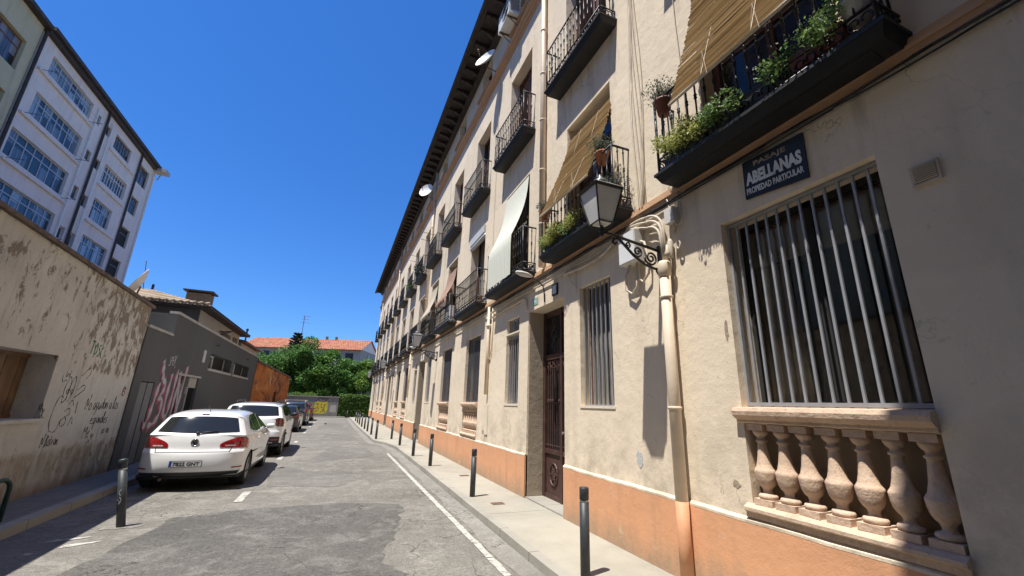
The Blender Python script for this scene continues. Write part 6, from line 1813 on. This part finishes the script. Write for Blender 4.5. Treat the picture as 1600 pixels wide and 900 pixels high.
golf.patch(lambda v: 1.372, lambda v: 1.392, -.10, .10, 'brake_light', 'lens_dark', .006, 6, 2)
g = MB(); g.tube([(golf.x, golf.y + .75, 1.45), (golf.x, golf.y + .55, 1.56)], .006, 5); build(g, 'aerial', 'black_plastic', golf.t)

# --- second white car, tall utility
dus = Car([(.2, .30), (.06, .34), (.02, .46), (.0, .60), (.03, .72), (.07, .80), (.09, 1.0), (.12, 1.12), (.17, 1.18), (.40, 1.48), (.46, 1.54), (.52, 1.575), (.9, 1.60), (1.6, 1.625), (2.2, 1.61), (2.5, 1.55), (2.95, 1.25), (3.2, 1.12), (3.6, 1.08), (4.0, .98), (4.25, .82), (4.33, .6), (4.33, .4), (4.2, .27)],
          4.34, 1.84, 1.14, .67, (.82, 3.49), .345, 'parked_car', 'second parked car, tall white utility with round cornered dark tail lights', 'car_white2', -2.29, 15.25, 'cars parked along the left side')
dus.low = .42; dus.seams = (1.35, 2.4, 3.3); dus.handles = (1.5, 2.55); dus.mirror = 2.95; dus.mirror_mat = 'black_plastic'; dus.hl = (.82, .95); dus.dark_sill = True
car_common(dus, (1.20, 1.52, .88), [((.62, .78), (1.25, 1.25), lin(1.25, 1.18), lin(1.48, 1.52)), ((1.30, 1.30), (2.15, 2.12), lin(1.18, 1.16), lin(1.52, 1.54)), ((2.22, 2.2), (3.05, 2.45), lin(1.16, 1.16), lin(1.54, 1.48))], lower_z=.60)
for sx in (-1, 1):
    tl = dus.patch(lambda v: .90 + .06 * abs(2 * v - 1) ** 4, lambda v: 1.16 - .05 * abs(2 * v - 1) ** 4, .76 * sx, 1.10 * sx, 'tail_light', 'lens_dark', .012, 12, 6)
    dus.patch(lambda v: 1.02, lambda v: 1.045, .80 * sx, 1.04 * sx, 'light_bar', 'lens_red', .016, 6, 2, tl)
    dus.patch(lambda v: .50, lambda v: .54, .70 * sx, .92 * sx, 'reflector', 'lens_red', .014, 6, 2)
    g = MB(); g.smooth = True; g.tube([(dus.x + sx * .56, dus.y + .65, 1.60), (dus.x + sx * .57, dus.y + .8, 1.66), (dus.x + sx * .58, dus.y + 2.0, 1.68), (dus.x + sx * .57, dus.y + 2.2, 1.60)], .018, 6); build(g, 'roof_rail', 'black_plastic', dus.t)
    for wy in dus.wheels:      # plastic arch trims
        g = MB(); g.smooth = True
        ang = [PI * k / 16 for k in range(17)]
        G = [[(dus.x + sx * (dus.w(wy + (r) * math.cos(a), .345 + r * math.sin(a)) + .012), dus.y + wy + r * math.cos(a), .345 + r * math.sin(a)) for a in ang] for r in (.392, .45)]
        g.grid(G); build(g, 'arch_trim', 'black_plastic', dus.t)
plate(dus, .82, None)

# --- dark hatchback, estate with roof bars, red car
hb = [(.14, .24), (.03, .32), (.0, .48), (.02, .62), (.06, .72), (.10, .9), (.16, .99), (.42, 1.32), (.52, 1.40), (1.0, 1.44), (1.5, 1.45), (2.1, 1.40), (2.6, 1.12), (2.9, .98), (3.4, .9), (3.75, .75), (3.85, .5), (3.8, .24)]
c3 = Car(hb, 3.85, 1.70, .97, .55, (.62, 3.1), .30, 'parked_car', 'small dark hatchback parked beyond the tall white car', 'car_dark', -2.50, 26.3, 'cars parked along the left side')
c3.seams = (1.2, 2.3); c3.handles = (1.4,); c3.mirror = 2.6; c3.mirror_mat = 'car_dark'; c3.hl = (.62, .74); c3.dark_sill = False
car_common(c3, (1.0, 1.33, .86), [((.7, .85), (1.15, 1.15), lin(1.04, 1.01), lin(1.3, 1.35)), ((1.2, 1.2), (2.6, 2.1), lin(1.01, 1.0), lin(1.35, 1.32))], lower_z=.34)
for sx in (-1, 1): c3.patch(lambda v: .80, lambda v: .98, .72 * sx, 1.18 * sx, 'tail_light', 'lens_red', .01, 10, 4)
plate(c3, .52, None)
es = [(.14, .28), (.03, .36), (.0, .5), (.03, .66), (.07, .8), (.10, 1.0), (.15, 1.10), (.38, 1.46), (.5, 1.54), (1.0, 1.58), (2.0, 1.58), (2.6, 1.5), (3.1, 1.18), (3.4, 1.06), (3.9, .98), (4.4, .8), (4.5, .5), (4.42, .28)]
c4 = Car(es, 4.5, 1.80, 1.08, .60, (.85, 3.6), .33, 'parked_car', 'dark blue estate car with pale roof bars, parked behind the small dark hatchback', 'car_blue', -2.5, 32.6, 'cars parked along the left side')
c4.seams = (1.35, 2.4, 3.3); c4.handles = (1.5, 2.6); c4.mirror = 3.05; c4.mirror_mat = 'car_blue'; c4.hl = (.72, .86); c4.dark_sill = False
car_common(c4, (1.12, 1.46, .88), [((.6, .75), (1.3, 1.3), lin(1.14, 1.12), lin(1.44, 1.48)), ((1.35, 1.35), (2.25, 2.2), lin(1.12, 1.11), lin(1.48, 1.48)), ((2.3, 2.28), (3.15, 2.6), lin(1.11, 1.11), lin(1.48, 1.42))], lower_z=.40)
for sx in (-1, 1): c4.patch(lambda v: .84, lambda v: 1.10, .80 * sx, 1.16 * sx, 'tail_light', 'lens_red', .01, 10, 4)
g = MB()
for sx in (-1, 1): g.tube([(c4.x + sx * .62, c4.y + .6, 1.56), (c4.x + sx * .62, c4.y + .65, 1.63), (c4.x + sx * .62, c4.y + 2.4, 1.64), (c4.x + sx * .62, c4.y + 2.5, 1.56)], .018, 6)
for yy in (.8, 2.0): g.box(c4.x - .72, c4.x + .72, c4.y + yy - .04, c4.y + yy + .04, 1.66, 1.70)
build(g, 'roof_rack', 'frame_white', c4.t); plate(c4, .62, None)
c5 = Car(hb, 3.85, 1.72, .97, .56, (.62, 3.1), .30, 'parked_car', 'dark red hatchback at the far end of the parked row', 'car_red', -2.42, 40.0, 'cars parked along the left side')
c5.seams = (1.2, 2.3); c5.handles = (1.4,); c5.mirror = 2.6; c5.mirror_mat = 'car_red'; c5.hl = (.62, .74); c5.dark_sill = False
car_common(c5, (1.0, 1.33, .86), [((.7, .85), (1.15, 1.15), lin(1.04, 1.01), lin(1.3, 1.35)), ((1.2, 1.2), (2.6, 2.1), lin(1.01, 1.0), lin(1.35, 1.32))], lower_z=.34)
for sx in (-1, 1): c5.patch(lambda v: .80, lambda v: .98, .72 * sx, 1.18 * sx, 'tail_light', 'lens_red', .01, 10, 4)
plate(c5, .52, None)
